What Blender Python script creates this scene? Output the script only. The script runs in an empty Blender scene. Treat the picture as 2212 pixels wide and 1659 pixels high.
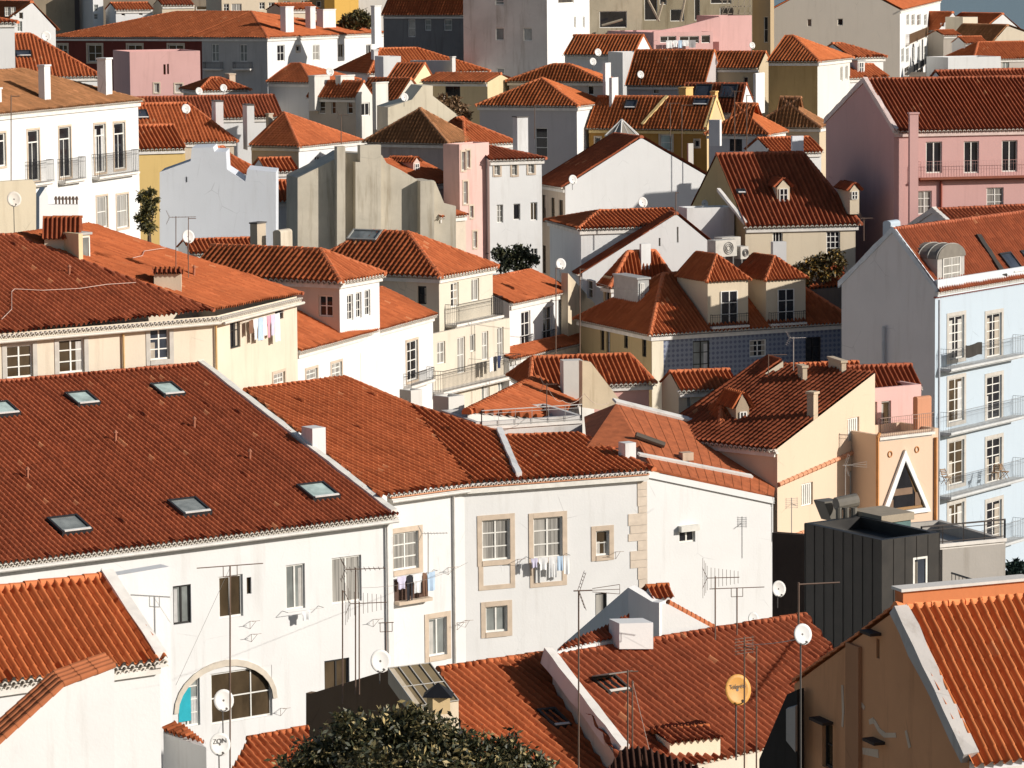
import bpy, math, random
import numpy as np
from mathutils import Vector, Matrix
random.seed(7); rng = np.random.default_rng(7)
S = bpy.context.scene; COL = S.collection
rad = math.radians
# ------------------------------------------------------------------ camera, sky, sun, exposure
F, CX, Y0 = 6912.0, 1106.0, 544.7          # working picture is 2212 x 1659
CAM = Vector((0, 0, 50))
RM = Matrix.Rotation(rad(85), 3, 'X') @ Matrix.Rotation(rad(-0.5), 3, 'Z')
cd = bpy.data.cameras.new('camera'); co = bpy.data.objects.new('camera', cd); COL.objects.link(co)
cd.sensor_width = 36; cd.lens = F / 2212 * 36; cd.shift_y = -(829.5 - Y0) / 2212
cd.clip_start = 1; cd.clip_end = 30000
co.matrix_world = Matrix.Translation(CAM) @ RM.to_4x4(); S.camera = co
SUN_AZ, SUN_EL = 20, 23
sv = Vector((math.cos(rad(SUN_AZ)) * math.cos(rad(SUN_EL)), -math.sin(rad(SUN_AZ)) * math.cos(rad(SUN_EL)), math.sin(rad(SUN_EL))))
W = bpy.data.worlds.new('World'); S.world = W; W.use_nodes = True
nt = W.node_tree; nt.nodes.clear()
sky = nt.nodes.new('ShaderNodeTexSky'); sky.sky_type = 'NISHITA'; sky.sun_disc = False
sky.sun_elevation = rad(SUN_EL); sky.sun_rotation = rad(90 + SUN_AZ)
bg = nt.nodes.new('ShaderNodeBackground'); bg.inputs[1].default_value = 0.072
wo = nt.nodes.new('ShaderNodeOutputWorld')
nt.links.new(sky.outputs[0], bg.inputs[0]); nt.links.new(bg.outputs[0], wo.inputs[0])
sl = bpy.data.lights.new('sun', 'SUN'); sl.energy = 4.9; sl.angle = rad(0.5); sl.color = (1, 0.94, 0.87)
so = bpy.data.objects.new('sun', sl); COL.objects.link(so); so.rotation_euler = sv.to_track_quat('Z', 'Y').to_euler()
so.location = (0, 0, 90)
S.view_settings.view_transform = 'Standard'; S.view_settings.look = 'None'
S.view_settings.exposure = 0.05; S.view_settings.gamma = 1
S.render.engine = 'CYCLES'; S.cycles.max_bounces = 5; S.cycles.diffuse_bounces = 3
# ------------------------------------------------------------------ picture <-> place
def ray(x, y): return RM @ Vector(((x - CX) / F, (Y0 - y) / F, -1))
def P(x, y, d): r = ray(x, y); return CAM + r * (d / r.y)
def Pz(x, y, z): r = ray(x, y); return CAM + r * ((z - CAM.z) / r.z)
def hit(x, y, o, n): r = ray(x, y); return CAM + r * ((o - CAM).dot(n) / r.dot(n))
def pix(p): q = RM.transposed() @ (p - CAM); return CX + F * q.x / -q.z, Y0 - F * q.y / -q.z
def zat(X, Y, y):
    e = RM.transposed() @ Vector((0, 0, 1)); q = RM.transposed() @ (Vector((X, Y, 0)) - CAM); k = (Y0 - y) / F
    return -(q.y + k * q.z) / (e.y + k * e.z)
def along(A, th, x):
    d = Vector((math.cos(rad(th)), math.sin(rad(th)), 0)); k = (x - CX) / F
    q = RM.transposed() @ (A - CAM); e = RM.transposed() @ d
    return -(q.x + k * q.z) / (e.x + k * e.z)
GP = [(-200, 22), (40, 20), (70, 16), (110, 10), (150, 4), (205, 3), (235, 8), (270, 22), (340, 31), (460, 35), (620, 28), (900, 1), (1100, -6), (30000, -8)]
def ground(y): return float(np.interp(y, [a for a, b in GP], [b for a, b in GP]))
# ------------------------------------------------------------------ materials
MATS = {}
def newmat(name):
    m = bpy.data.materials.new(name); m.use_nodes = True; t = m.node_tree
    return m, t, t.nodes['Principled BSDF']
def N(t, k, **kw):
    n = t.nodes.new(k)
    for a, b in kw.items():
        if hasattr(n, a): setattr(n, a, b)
        else: n.inputs[a.replace('_', ' ')].default_value = b
    return n
def ramp(t, fac, a, b, ca, cb):
    r = t.nodes.new('ShaderNodeValToRGB'); e = r.color_ramp.elements
    e[0].position, e[1].position = a, b; e[0].color = (*ca, 1); e[1].color = (*cb, 1)
    t.links.new(fac, r.inputs[0]); return r.outputs[0]
def mix(t, a, b, fac, mode='MIX'):
    m = t.nodes.new('ShaderNodeMix'); m.data_type = 'RGBA'; m.blend_type = mode
    for s, v in ((0, fac), (6, a), (7, b)):
        if hasattr(v, 'is_output'): t.links.new(v, m.inputs[s])
        else: m.inputs[s].default_value = v if s == 0 else (*v, 1)
    return m.outputs[2]
def wpos(t, sc=(1, 1, 1)):
    g = t.nodes.new('ShaderNodeNewGeometry'); m = t.nodes.new('ShaderNodeMapping'); m.inputs['Scale'].default_value = sc
    t.links.new(g.outputs['Position'], m.inputs[0]); return m.outputs[0]
def noise(t, vec, scale, detail=4, rough=0.55):
    n = N(t, 'ShaderNodeTexNoise', Scale=scale, Detail=detail, Roughness=rough); t.links.new(vec, n.inputs['Vector']); return n.outputs['Fac']
def bump(t, b, h, s=0.3, d=0.02):
    n = N(t, 'ShaderNodeBump', Strength=s, Distance=d); t.links.new(h, n.inputs['Height']); t.links.new(n.outputs[0], b.inputs['Normal'])
def plaster(col, dirt=0.25, dark=(0.45, 0.40, 0.34), key=None):
    k = ('pl', col, dirt, dark)
    if k in MATS: return MATS[k]
    m, t, b = newmat('plaster'); c = col
    n1 = noise(t, wpos(t), 0.35, 6, 0.6); n2 = noise(t, wpos(t, (1.6, 1.6, 0.16)), 1.0, 5, 0.65); n3 = noise(t, wpos(t), 9, 3)
    base = ramp(t, n1, 0.3, 0.7, tuple(x * (1 - 0.28 * dirt) for x in c), c)
    f = ramp(t, n2, 0.53, 0.8, (0, 0, 0), (dirt,) * 3)
    o = mix(t, base, tuple(x * y for x, y in zip(c, dark)), f)
    f2 = ramp(t, noise(t, wpos(t), 1.1, 8, 0.7), 0.6, 0.75, (0, 0, 0), (dirt * 0.55,) * 3)
    o = mix(t, o, tuple(x * 0.62 for x in c), f2)
    # hairline cracks and small knocked-off patches
    vo = t.nodes.new('ShaderNodeTexVoronoi'); vo.feature = 'DISTANCE_TO_EDGE'; vo.inputs['Scale'].default_value = .55; t.links.new(wpos(t, (1, 1, .7)), vo.inputs['Vector'])
    ck = ramp(t, vo.outputs['Distance'], .004, .012, (1, 1, 1), (0, 0, 0)); mk_ = ramp(t, noise(t, wpos(t), .5, 3), .55, .7, (0, 0, 0), (.45,) * 3); o = mix(t, o, tuple(x * .5 for x in c), mix(t, (0, 0, 0), ck, mk_))
    pt = ramp(t, noise(t, wpos(t, (1, 1, 1.4)), 1.7, 9, .75), .68, .70, (0, 0, 0), (min(1, dirt * 1.1),) * 3); o = mix(t, o, (.36, .31, .25), pt)
    t.links.new(o, b.inputs['Base Color']); b.inputs['Roughness'].default_value = 0.9; b.inputs['Specular IOR Level'].default_value = 0.15
    bump(t, b, n3, 0.25, 0.02); MATS[k] = m; return m
def plain(name, col, rough=0.7, metal=0, spec=0.3, var=0.15):
    k = ('pn', name, col, rough, metal)
    if k in MATS: return MATS[k]
    m, t, b = newmat(name); n = noise(t, wpos(t), 2.5, 4)
    t.links.new(ramp(t, n, 0.3, 0.7, tuple(x * (1 - var) for x in col), tuple(min(1, x * (1 + var * 0.4)) for x in col)), b.inputs['Base Color'])
    b.inputs['Roughness'].default_value = rough; b.inputs['Metallic'].default_value = metal; b.inputs['Specular IOR Level'].default_value = spec
    MATS[k] = m; return m
def tiles(col, col2, dirt=0.3, dcol=(0.10, 0.06, 0.035), key='tile'):
    k = ('ti', col, col2, dirt, dcol)
    if k in MATS: return MATS[k]
    m, t, b = newmat('roof_tiles'); u = t.nodes.new('ShaderNodeUVMap')
    fl = t.nodes.new('ShaderNodeVectorMath'); fl.operation = 'FLOOR'; t.links.new(u.outputs[0], fl.inputs[0])
    w = t.nodes.new('ShaderNodeTexWhiteNoise'); w.noise_dimensions = '2D'; t.links.new(fl.outputs[0], w.inputs['Vector'])
    c = ramp(t, w.outputs['Value'], 0.0, 1.0, col, col2); sx = t.nodes.new('ShaderNodeSeparateXYZ'); t.links.new(fl.outputs[0], sx.inputs[0])
    w2 = t.nodes.new('ShaderNodeTexWhiteNoise'); w2.noise_dimensions = '1D'; t.links.new(sx.outputs[0], w2.inputs['W']); c = mix(t, c, tuple(x * .72 for x in col), ramp(t, w2.outputs['Value'], .55, 1.0, (0, 0, 0), (.6,) * 3))
    w3 = t.nodes.new('ShaderNodeTexWhiteNoise'); w3.noise_dimensions = '3D'; t.links.new(fl.outputs[0], w3.inputs['Vector']); c = mix(t, c, (.55, .25, .12), ramp(t, w3.outputs['Value'], .988, .99, (0, 0, 0), (.6,) * 3)); c = mix(t, c, tuple(x * .35 for x in col), ramp(t, w3.outputs['Value'], .002, .003, (.4,) * 3, (0, 0, 0)))
    n1 = noise(t, wpos(t), 0.28, 6, 0.62); n2 = noise(t, wpos(t), 2.2, 6, 0.7)
    c = mix(t, c, tuple(x * 0.62 for x in col), ramp(t, n1, 0.42, 0.68, (0, 0, 0), (min(1, dirt * 1.2),) * 3))
    c = mix(t, c, dcol, ramp(t, n2, 0.55, 0.72, (0, 0, 0), (dirt,) * 3))
    n4 = noise(t, wpos(t), 0.9, 4, 0.6)
    c = mix(t, c, tuple(min(1, x * 1.35 + 0.02) for x in col2), ramp(t, n4, 0.6, 0.74, (0, 0, 0), (0.35,) * 3))
    t.links.new(c, b.inputs['Base Color']); b.inputs['Roughness'].default_value = 0.85; b.inputs['Specular IOR Level'].default_value = 0.2
    bump(t, b, n2, 0.3, 0.02); MATS[k] = m; return m
def glass(kind):
    k = ('gl', kind)
    if k in MATS: return MATS[k]
    m, t, b = newmat('window_glass')
    c = {'d': (0.012, 0.012, 0.014), 'b': (0.03, 0.035, 0.045), 'g': (0.16, 0.17, 0.16), 'c': (0.42, 0.40, 0.36), 'o': (0.05, 0.035, 0.02), 'v': (0.30, 0.37, 0.34)}[kind]
    n = noise(t, wpos(t, (1, 1, 0.5)), 1.3, 3)
    if kind == 'c':
        n = noise(t, wpos(t, (9, 9, 0.2)), 1.0, 2)
        o = ramp(t, n, 0.35, 0.65, tuple(x * 0.45 for x in c), c)
    else: o = ramp(t, n, 0.35, 0.65, c, tuple(x * 1.8 for x in c))
    t.links.new(o, b.inputs['Base Color']); b.inputs['Roughness'].default_value = 0.06 if kind != 'c' else 0.2
    b.inputs['Specular IOR Level'].default_value = 0.5; MATS[k] = m; return m
WHITE = (0.73, 0.725, 0.705); WHITE2 = (0.67, 0.645, 0.59); CREAM = (0.66, 0.56, 0.42); YEL = (0.68, 0.48, 0.19); PINK = (0.66, 0.40, 0.37); PEACH = (0.80, 0.58, 0.40)
TAN = (0.5, 0.42, 0.31); GREY = (0.33, 0.31, 0.29); BLUE = (0.465, 0.54, 0.60); MUST = (0.44, 0.23, 0.06); MAROON = (0.17, 0.045, 0.035); STONE = (0.58, 0.47, 0.36)
T1 = ((0.36, 0.094, 0.032), (0.46, 0.130, 0.046)); T2 = ((0.24, 0.06, 0.025), (0.32, 0.085, 0.035)); T3 = ((0.26, 0.12, 0.05), (0.35, 0.16, 0.07)); T4 = ((0.42, 0.115, 0.036), (0.51, 0.15, 0.05))
def TM(a): return tiles(a[0], a[1], 0.6 if a is T3 else 0.24)
# ------------------------------------------------------------------ mesh helpers
def org_of(parent):
    while parent.parent: parent = parent.parent
    return np.array(parent.location)
def mk(name, V, Fc, mat, parent=None, uv=None, smooth=False):
    V = np.asarray(V, dtype=np.float64).reshape(-1, 3); me = bpy.data.meshes.new(name)
    if parent is not None: o = org_of(parent)
    else: o = np.array((V[:, 0].mean(), V[:, 1].mean(), V[:, 2].min()))
    V = V - o
    if isinstance(Fc, np.ndarray):
        n = len(Fc); me.vertices.add(len(V)); me.vertices.foreach_set('co', V.ravel())
        me.loops.add(4 * n); me.loops.foreach_set('vertex_index', Fc.astype(np.int32).ravel())
        me.polygons.add(n); me.polygons.foreach_set('loop_start', np.arange(0, 4 * n, 4, dtype=np.int32))
        if uv is not None:
            l = me.uv_layers.new(name='UVMap'); l.data.foreach_set('uv', uv[Fc.ravel()].ravel())
        me.update(calc_edges=True)
    else:
        me.from_pydata(V.tolist(), [], Fc); me.update()
    if mat: me.materials.append(mat)
    if smooth: me.polygons.foreach_set('use_smooth', [True] * len(me.polygons))
    ob = bpy.data.objects.new(name, me); COL.objects.link(ob)
    if parent is not None: ob.parent = parent
    else: ob.location = o
    return ob
def tag(o, label, cat, group=None):
    o['label'] = label; o['category'] = cat
    if group: o['group'] = group
    o['kind'] = 'thing'
    return o
def empty(name, loc, label, cat, group=None):
    o = bpy.data.objects.new(name, None); o.empty_display_size = 0.5; COL.objects.link(o); o.location = loc
    return tag(o, label, cat, group)
class Acc:
    def __init__(s): s.v = []; s.f = []
    def poly(s, pts):
        b = len(s.v); s.v += [tuple(p) for p in pts]; s.f.append(list(range(b, b + len(pts))))
    def box(s, o, a, b, c):
        o, a, b, c = Vector(o), Vector(a), Vector(b), Vector(c); k = len(s.v)
        for q in (o, o + a, o + a + b, o + b): s.v += [tuple(q), tuple(q + c)]
        for f in ((0, 2, 4, 6), (1, 7, 5, 3), (0, 1, 3, 2), (2, 3, 5, 4), (4, 5, 7, 6), (6, 7, 1, 0)): s.f.append([k + i for i in f])
    def tube(s, p, q, r, n=6, r2=None, cap=True):
        p, q = Vector(p), Vector(q); r2 = r if r2 is None else r2; d = (q - p)
        if d.length < 1e-6: return
        x = d.orthogonal().normalized(); y = d.normalized().cross(x); k = len(s.v)
        for i in range(n):
            a = 2 * math.pi * i / n; e = x * math.cos(a) + y * math.sin(a)
            s.v += [tuple(p + e * r), tuple(q + e * r2)]
        for i in range(n):
            j = (i + 1) % n; s.f.append([k + 2 * i, k + 2 * j, k + 2 * j + 1, k + 2 * i + 1])
        if cap: s.f.append([k + 2 * i for i in range(n)][::-1]); s.f.append([k + 2 * i + 1 for i in range(n)])
    def path(s, pts, r, n=5):
        for a, b in zip(pts, pts[1:]): s.tube(a, b, r, n)
    def prism(s, pts, ext):
        ext = Vector(ext); k = len(s.v); n = len(pts)
        s.v += [tuple(p) for p in pts] + [tuple(Vector(p) + ext) for p in pts]
        s.f.append(list(range(k, k + n))); s.f.append(list(range(k + 2 * n - 1, k + n - 1, -1)))
        for i in range(n): j = (i + 1) % n; s.f.append([k + i, k + n + i, k + n + j, k + j])
    def build(s, name, mat, parent=None, smooth=False):
        if not s.v: return None
        return mk(name, s.v, s.f, mat, parent, smooth=smooth)
UP = Vector((0, 0, 1))
def uvn(pts):
    u = (pts[1] - pts[0]).normalized(); n = u.cross(pts[2] - pts[0]).normalized()
    if n.z < 0: n = -n
    return u, n.cross(u), n
def tile_plane(pts, mat, parent, tile=0.25, course=0.42, amp=None, ns=None, name='roof', lift=0.03):
    pts = [Vector(p) for p in pts]; u, v, n = uvn(pts)
    amp = tile * 0.33 if amp is None else amp
    if ns is None: ns = 8 if pts[0].y < 180 else (6 if pts[0].y < 270 else 4)
    q = np.array([((p - pts[0]).dot(u), (p - pts[0]).dot(v)) for p in pts])
    u0, u1 = q[:, 0].min(), q[:, 0].max()
    us = np.unique(np.concatenate([np.arange(u0, u1, tile / ns), [u1 - 1e-4], q[:, 0]]).round(4)); us = us[(us >= u0 - 1e-6) & (us <= u1 + 1e-6)]
    lo = np.full(len(us), 1e9); hi = np.full(len(us), -1e9)
    for a, b in zip(q, np.roll(q, -1, 0)):
        if abs(a[0] - b[0]) < 1e-6:
            k = np.abs(us - a[0]) < 1e-4; vv = np.array([a[1], b[1]])
            lo[k] = np.minimum(lo[k], vv.min()); hi[k] = np.maximum(hi[k], vv.max()); continue
        k = (us >= min(a[0], b[0]) - 1e-6) & (us <= max(a[0], b[0]) + 1e-6)
        vv = a[1] + (us - a[0]) / (b[0] - a[0]) * (b[1] - a[1])
        lo[k] = np.minimum(lo[k], vv[k]); hi[k] = np.maximum(hi[k], vv[k])
    ok = lo < 1e8; us, lo, hi = us[ok], lo[ok], hi[ok]
    col = np.floor(us / tile + 0.5).astype(int); cols = col - col.min()
    off = (rng.random(cols.max() + 1) - 0.5) * 0.1 * course; hj = (rng.random(cols.max() + 1) - 0.5) * 0.012
    off, hj = off[cols], hj[cols]
    k = np.arange(math.floor(q[:, 1].min() / course) - 1, math.ceil(q[:, 1].max() / course) + 2)
    vg = np.stack([k * course + 0.003, (k + 1) * course - 0.003], 1).ravel(); st = np.tile([0.028, 0.0], len(k)); kk = np.repeat(k, 2)
    V = np.clip(vg[None, :] + off[:, None], lo[:, None], hi[:, None])
    c = np.cos(2 * np.pi * us / tile); pr = np.where(c > 0, np.abs(c) ** 0.65, -0.8 * np.abs(c) ** 0.65) * amp
    tj = (rng.random((cols.max() + 1, len(k))) - 0.5) * 0.012
    H = pr[:, None] + lift + amp * 0.8 + st[None, :] + hj[:, None] + np.repeat(tj[cols], 2, axis=1)
    ph = rng.random(4) * 6; H = H + 0.022 * np.sin(us[:, None] * .9 + ph[0]) * np.sin(V * .8 + ph[1]) + 0.014 * np.sin(us[:, None] * 2.3 + V * 1.7 + ph[2])
    slip = (rng.random((cols.max() + 1, len(k))) > .998) * .03; H = H + np.repeat(slip[cols], 2, axis=1)
    X = np.array(pts[0])[None, None] + us[:, None, None] * np.array(u) + V[..., None] * np.array(v) + H[..., None] * np.array(n)
    UV = np.stack([np.broadcast_to((us / tile + 0.5)[:, None], V.shape), np.broadcast_to(kk[None, :] + 0.3, V.shape)], -1).reshape(-1, 2)
    nu, nv = V.shape; idx = np.arange(nu * nv).reshape(nu, nv)
    fc = np.stack([idx[:-1, :-1], idx[1:, :-1], idx[1:, 1:], idx[:-1, 1:]], -1)
    keep = ~((V[:-1, :-1] == V[:-1, 1:]) & (V[1:, :-1] == V[1:, 1:]))
    # columns of different width at joints keep their own tile row
    return X.reshape(-1, 3), fc[keep], UV
def roof_mesh(planes, mat, parent, name='roof', **kw):
    Vs, Fs, Us, b = [], [], [], 0
    for pl in planes:
        V, f, U = tile_plane(pl, mat, parent, **kw)
        Vs.append(V); Fs.append(f + b); Us.append(U); b += len(V)
    return mk(name, np.concatenate(Vs), np.concatenate(Fs), mat, parent, uv=np.concatenate(Us))
def ridge_caps(lines, parent, mat, r=0.11, seg=0.42, name='ridge_tiles'):
    B = Acc()
    for p, q in lines:
        p, q = Vector(p), Vector(q); L = (q - p).length
        if L < 0.3: continue
        d = (q - p).normalized(); s = d.cross(UP).normalized(); w = s.cross(d); n = max(1, int(L / seg))
        for i in range(n):
            a = p + d * (L * i / n); b = p + d * (L * (i + 1) / n + 0.05); k = len(B.v)
            j = random.uniform(-0.01, 0.012)
            for t in range(7):
                an = math.pi * (t / 6 * 1.2 - 0.1); e = s * math.cos(an) + w * math.sin(an)
                B.v += [tuple(a + e * r * 1.12 + w * (0.035 + j)), tuple(b + e * r * 0.92 + w * (0.035 + j))]
            for t in range(6): B.f.append([k + 2 * t, k + 2 * t + 1, k + 2 * t + 3, k + 2 * t + 2])
            B.f.append([k + 2 * t for t in range(7)]); B.f.append([k + 2 * t + 1 for t in range(6, -1, -1)])
    return B.build(name, mat, parent)
def eave_ends(p, q, out, parent, mat, tile=0.25, r=0.085, rows=2, name='eave_tiles', drop=0.0):
    """the row of rounded, whitewashed tile ends that closes a roof edge"""
    B = Acc(); p, q = Vector(p), Vector(q); d = (q - p).normalized(); L = (q - p).length; n = int(L / tile)
    for row in range(rows):
        for i in range(n + 1):
            c = p + d * min(L, (i + 0.5 * row) * tile) + UP * (-0.02 - row * 0.13 - drop) + out * (0.05 - row * 0.1)
            pts = [c + d * (r * math.cos(a)) + UP * (r * math.sin(a)) for a in [math.pi * t / 5 for t in range(6)]]
            inn = [c + d * (r * 0.62 * math.cos(a)) + UP * (r * 0.62 * math.sin(a) - 0.0) for a in [math.pi * t / 5 for t in range(6)]]
            k = len(B.v); B.v += [tuple(x) for x in pts] + [tuple(x - out * 0.22) for x in pts] + [tuple(x) for x in inn]
            for t in range(5):
                B.f.append([k + t, k + t + 1, k + 6 + t + 1, k + 6 + t]); B.f.append([k + t, k + 12 + t, k + 12 + t + 1, k + t + 1])
    return B.build(name, mat, parent)
def clipc(poly, P2):
    """rectangle/convex polygon 'poly' cut by convex polygon P2 (counter-clockwise)"""
    out = poly
    for (ax, ay), (bx, by) in zip(P2, P2[1:] + P2[:1]):
        inp, out = out, []
        f = lambda p: (bx - ax) * (p[1] - ay) - (by - ay) * (p[0] - ax)
        for i, p in enumerate(inp):
            q = inp[(i + 1) % len(inp)]; fp, fq = f(p), f(q)
            if fp >= -1e-9: out.append(p)
            if (fp > 1e-9 and fq < -1e-9) or (fp < -1e-9 and fq > 1e-9):
                t = fp / (fp - fq); out.append((p[0] + t * (q[0] - p[0]), p[1] + t * (q[1] - p[1])))
        if len(out) < 3: return []
    return out
# ------------------------------------------------------------------ houses
def wob(B, o, a, b, c, step=.8, j=.02):
    """a long plastered strip with slightly uneven edges"""
    m = max(1, int(a.length / step)); R = lambda: Vector((random.uniform(-j, j), random.uniform(-j, j), random.uniform(-j, j))); k = len(B.v)
    for i in range(m + 1):
        p = o + a * (i / m)
        for q in (p, p + b, p + b + c, p + c): B.v.append(tuple(q + R()))
    for i in range(m):
        for t in range(4): u = (t + 1) % 4; B.f.append([k + i * 4 + t, k + i * 4 + u, k + i * 4 + 4 + u, k + i * 4 + 4 + t])
    B.f.append([k, k + 3, k + 2, k + 1]); e = k + m * 4; B.f.append([e, e + 1, e + 2, e + 3])
class House:
    def __init__(s, label, cat='house', name='town_house', group=None, wall=WHITE, dirt=0.25, tile=T1, tw=0.27, trim=None):
        s.label, s.cat, s.name, s.group = label, cat, name, group
        s.wall = wall if not isinstance(wall, tuple) else plaster(wall, dirt); s.tm = TM(tile) if isinstance(tile, tuple) else tile
        s.capm = tiles(tuple(min(1, x * 1.1) for x in tile[1]), tuple(min(1, x * 1.35 + 0.02) for x in tile[1]), 0.3)
        s.tw = tw; s.faces = {}; s.planes = []; s.ridges = []; s.eaves = []; s.root = None
        s.trim = plain('painted_trim', trim or (0.74, 0.70, 0.64), 0.8)
    def base(s, p):
        s.zb = ground(p.y) - 0.6; s.root = empty(s.name, (p.x, p.y, s.zb), s.label, s.cat, s.group)
    def rect(s, K, d, th, Rx=None, Lx=None, ln=None, dep=None, rt='x', hi=(0, 0), ry=None, rise=None, rf=0.5, ov=0.28, par='', ap=None, cor=True, B=None, zb=None):
        k = P(K[0], K[1], d)
        if B: b = Pz(B[0], B[1], k.z); th = math.degrees(math.atan2(b.y - k.y, b.x - k.x)); ln = (b - k).length
        s.th = th; s.t = t = Vector((math.cos(rad(th)), math.sin(rad(th)), 0)); s.n = n = Vector((-t.y, t.x, 0))
        ln = ln if ln else along(k, th, Rx); dep = dep if dep else along(k, th + 90, Lx)
        s.ln, s.dep, s.k, s.z = ln, dep, k, k.z
        s.base(k + t * ln / 2 + n * dep / 2)
        if zb is not None: s.zb = zb
        if ap:
            if rt == 'y': rf = along(k, th, ap[0]) / ln; rise = zat(*(k + t * ln * rf).xy, ap[1]) - k.z
            else: rf = along(k, th + 90, ap[0]) / dep; rise = zat(*(k + n * dep * rf).xy, ap[1]) - k.z
        c = [k, k + t * ln, k + t * ln + n * dep, k + n * dep]
        if rt in 'xy':
            if rt == 'x': r0 = k + n * dep * rf + t * hi[0]; r1 = k + n * dep * rf + t * (ln - hi[1])
            else: r0 = k + t * ln * rf + n * hi[0]; r1 = k + t * ln * rf + n * (dep - hi[1])
            if rise is None: rise = zat(r0.x, r0.y, ry) - k.z
            r0 = r0 + UP * rise; r1 = r1 + UP * rise; s.r0, s.r1, s.rise = r0, r1, rise
            # overhanging eaves continue the slopes downwards
            def ex(p, dirs, half): return p + sum((dd * ov for dd in dirs), Vector()) - UP * (ov * rise / half)
            if rt == 'x':
                hf, hb = dep * rf, dep * (1 - rf); gl = 0.06 if hi[0] == 0 else ov; gr = 0.06 if hi[1] == 0 else ov
                e0 = k - n * ov - t * gl - UP * ov * rise / hf; e1 = c[1] - n * ov + t * gr - UP * ov * rise / hf
                e2 = c[2] + n * ov + t * gr - UP * ov * rise / hb; e3 = c[3] + n * ov - t * gl - UP * ov * rise / hb
                q0 = r0 - t * (0.06 if hi[0] == 0 else 0); q1 = r1 + t * (0.06 if hi[1] == 0 else 0)
                s.planes = [[e0, e1, q1, q0], [e2, e3, q0, q1]]
                if hi[1]: s.planes.append([e1, e2, q1])
                if hi[0]: s.planes.append([e3, e0, q0])
                s.ridges = [(q0, q1)] + ([(e0, q0), (e3, q0)] if hi[0] else []) + ([(e1, q1), (e2, q1)] if hi[1] else [])
                s.eaves = [(e0, e1, -n)] + ([(e3, e0, -t)] if hi[0] else [])
            else:
                hl, hr = ln * rf, ln * (1 - rf); gf = 0.06 if hi[0] == 0 else ov; gb = 0.06 if hi[1] == 0 else ov
                e0 = k - t * ov - n * gf - UP * ov * rise / hl; e3 = c[3] - t * ov + n * gb - UP * ov * rise / hl
                e1 = c[1] + t * ov - n * gf - UP * ov * rise / hr; e2 = c[2] + t * ov + n * gb - UP * ov * rise / hr
                q0 = r0 - n * (0.06 if hi[0] == 0 else 0); q1 = r1 + n * (0.06 if hi[1] == 0 else 0)
                s.planes = [[e3, e0, q0, q1], [e1, e2, q1, q0]]
                if hi[0]: s.planes.append([e0, e1, q0])
                if hi[1]: s.planes.append([e2, e3, q1])
                s.ridges = [(q0, q1)] + ([(e0, q0), (e1, q0)] if hi[0] else []) + ([(e2, q1), (e3, q1)] if hi[1] else [])
                s.eaves = [(e3, e0, -t)] + ([(e0, e1, -n)] if hi[0] else [])
        z = k.z; zb = s.zb; gx = rt == 'x'
        def fp(w, apu=None, zl=None, zr=None):
            p = [(0, zb), (w, zb), (w, zr if zr else z)]
            if apu is not None: p.append((apu, z + s.rise))
            return p + [(0, zl if zl else z)]
        if rt == 'sb':   # lean-to rising to the back
            zz = z + rise; s.rise = rise
            s.face('F', c[0], t, fp(ln)); s.face('R', c[1], n, fp(dep, zr=zz)); s.face('B', c[2], -t, fp(ln, zl=zz, zr=zz)); s.face('L', c[3], -n, fp(dep, zl=zz))
            e0 = k - n * ov - UP * ov * rise / dep; e1 = c[1] - n * ov - UP * ov * rise / dep
            s.planes = [[e0, e1, c[2] + UP * rise, c[3] + UP * rise]]; s.ridges = [(c[3] + UP * rise, c[2] + UP * rise)]; s.eaves = [(e0, e1, -n)]
        elif rt == 'sr':   # lean-to rising to the left, low on the right
            zz = z + rise; s.rise = rise
            s.face('F', c[0], t, fp(ln, zl=zz)); s.face('R', c[1], n, fp(dep)); s.face('B', c[2], -t, fp(ln, zr=zz)); s.face('L', c[3], -n, fp(dep, zl=zz, zr=zz))
            s.planes = [[c[1] + t * ov - UP * ov * rise / ln, c[2] + t * ov - UP * ov * rise / ln, c[3] + UP * rise, c[0] + UP * rise]]
        elif rt == 'sl':   # lean-to rising to the right, low on the left
            if ap: rise = zat(*c[1].xy, ap[1]) - z
            zz = z + rise; s.rise = rise
            s.face('F', c[0], t, fp(ln, zr=zz)); s.face('R', c[1], n, fp(dep, zl=zz, zr=zz)); s.face('B', c[2], -t, fp(ln, zl=zz)); s.face('L', c[3], -n, fp(dep))
            s.planes = [[c[3] - t * ov - UP * ov * rise / ln, c[0] - t * ov - UP * ov * rise / ln, c[1] + UP * rise, c[2] + UP * rise]]
            s.eaves = [(s.planes[0][0], s.planes[0][1], -t)]
        else:
            s.face('F', c[0], t, fp(ln, None if gx or rt == 'flat' or hi[0] else ln * rf)); s.face('R', c[1], n, fp(dep, dep * rf if gx and not hi[1] else None))
            s.face('B', c[2], -t, fp(ln, None if gx or rt == 'flat' or hi[1] else ln * (1 - rf))); s.face('L', c[3], -n, fp(dep, dep * (1 - rf) if gx and not hi[0] else None))
        if rt == 'flat':
            B = Acc(); w = 0.22; i = [c[0] + t * w + n * w, c[1] - t * w + n * w, c[2] - t * w - n * w, c[3] + t * w - n * w]; dn = UP * 0.45
            for a in range(4):
                b = (a + 1) % 4; B.poly([c[a], c[b], i[b], i[a]]); B.poly([i[a], i[b], i[b] - dn, i[a] - dn])
            B.poly([x - dn for x in i]); B.build('flat_roof', s.wall, s.root)
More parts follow.
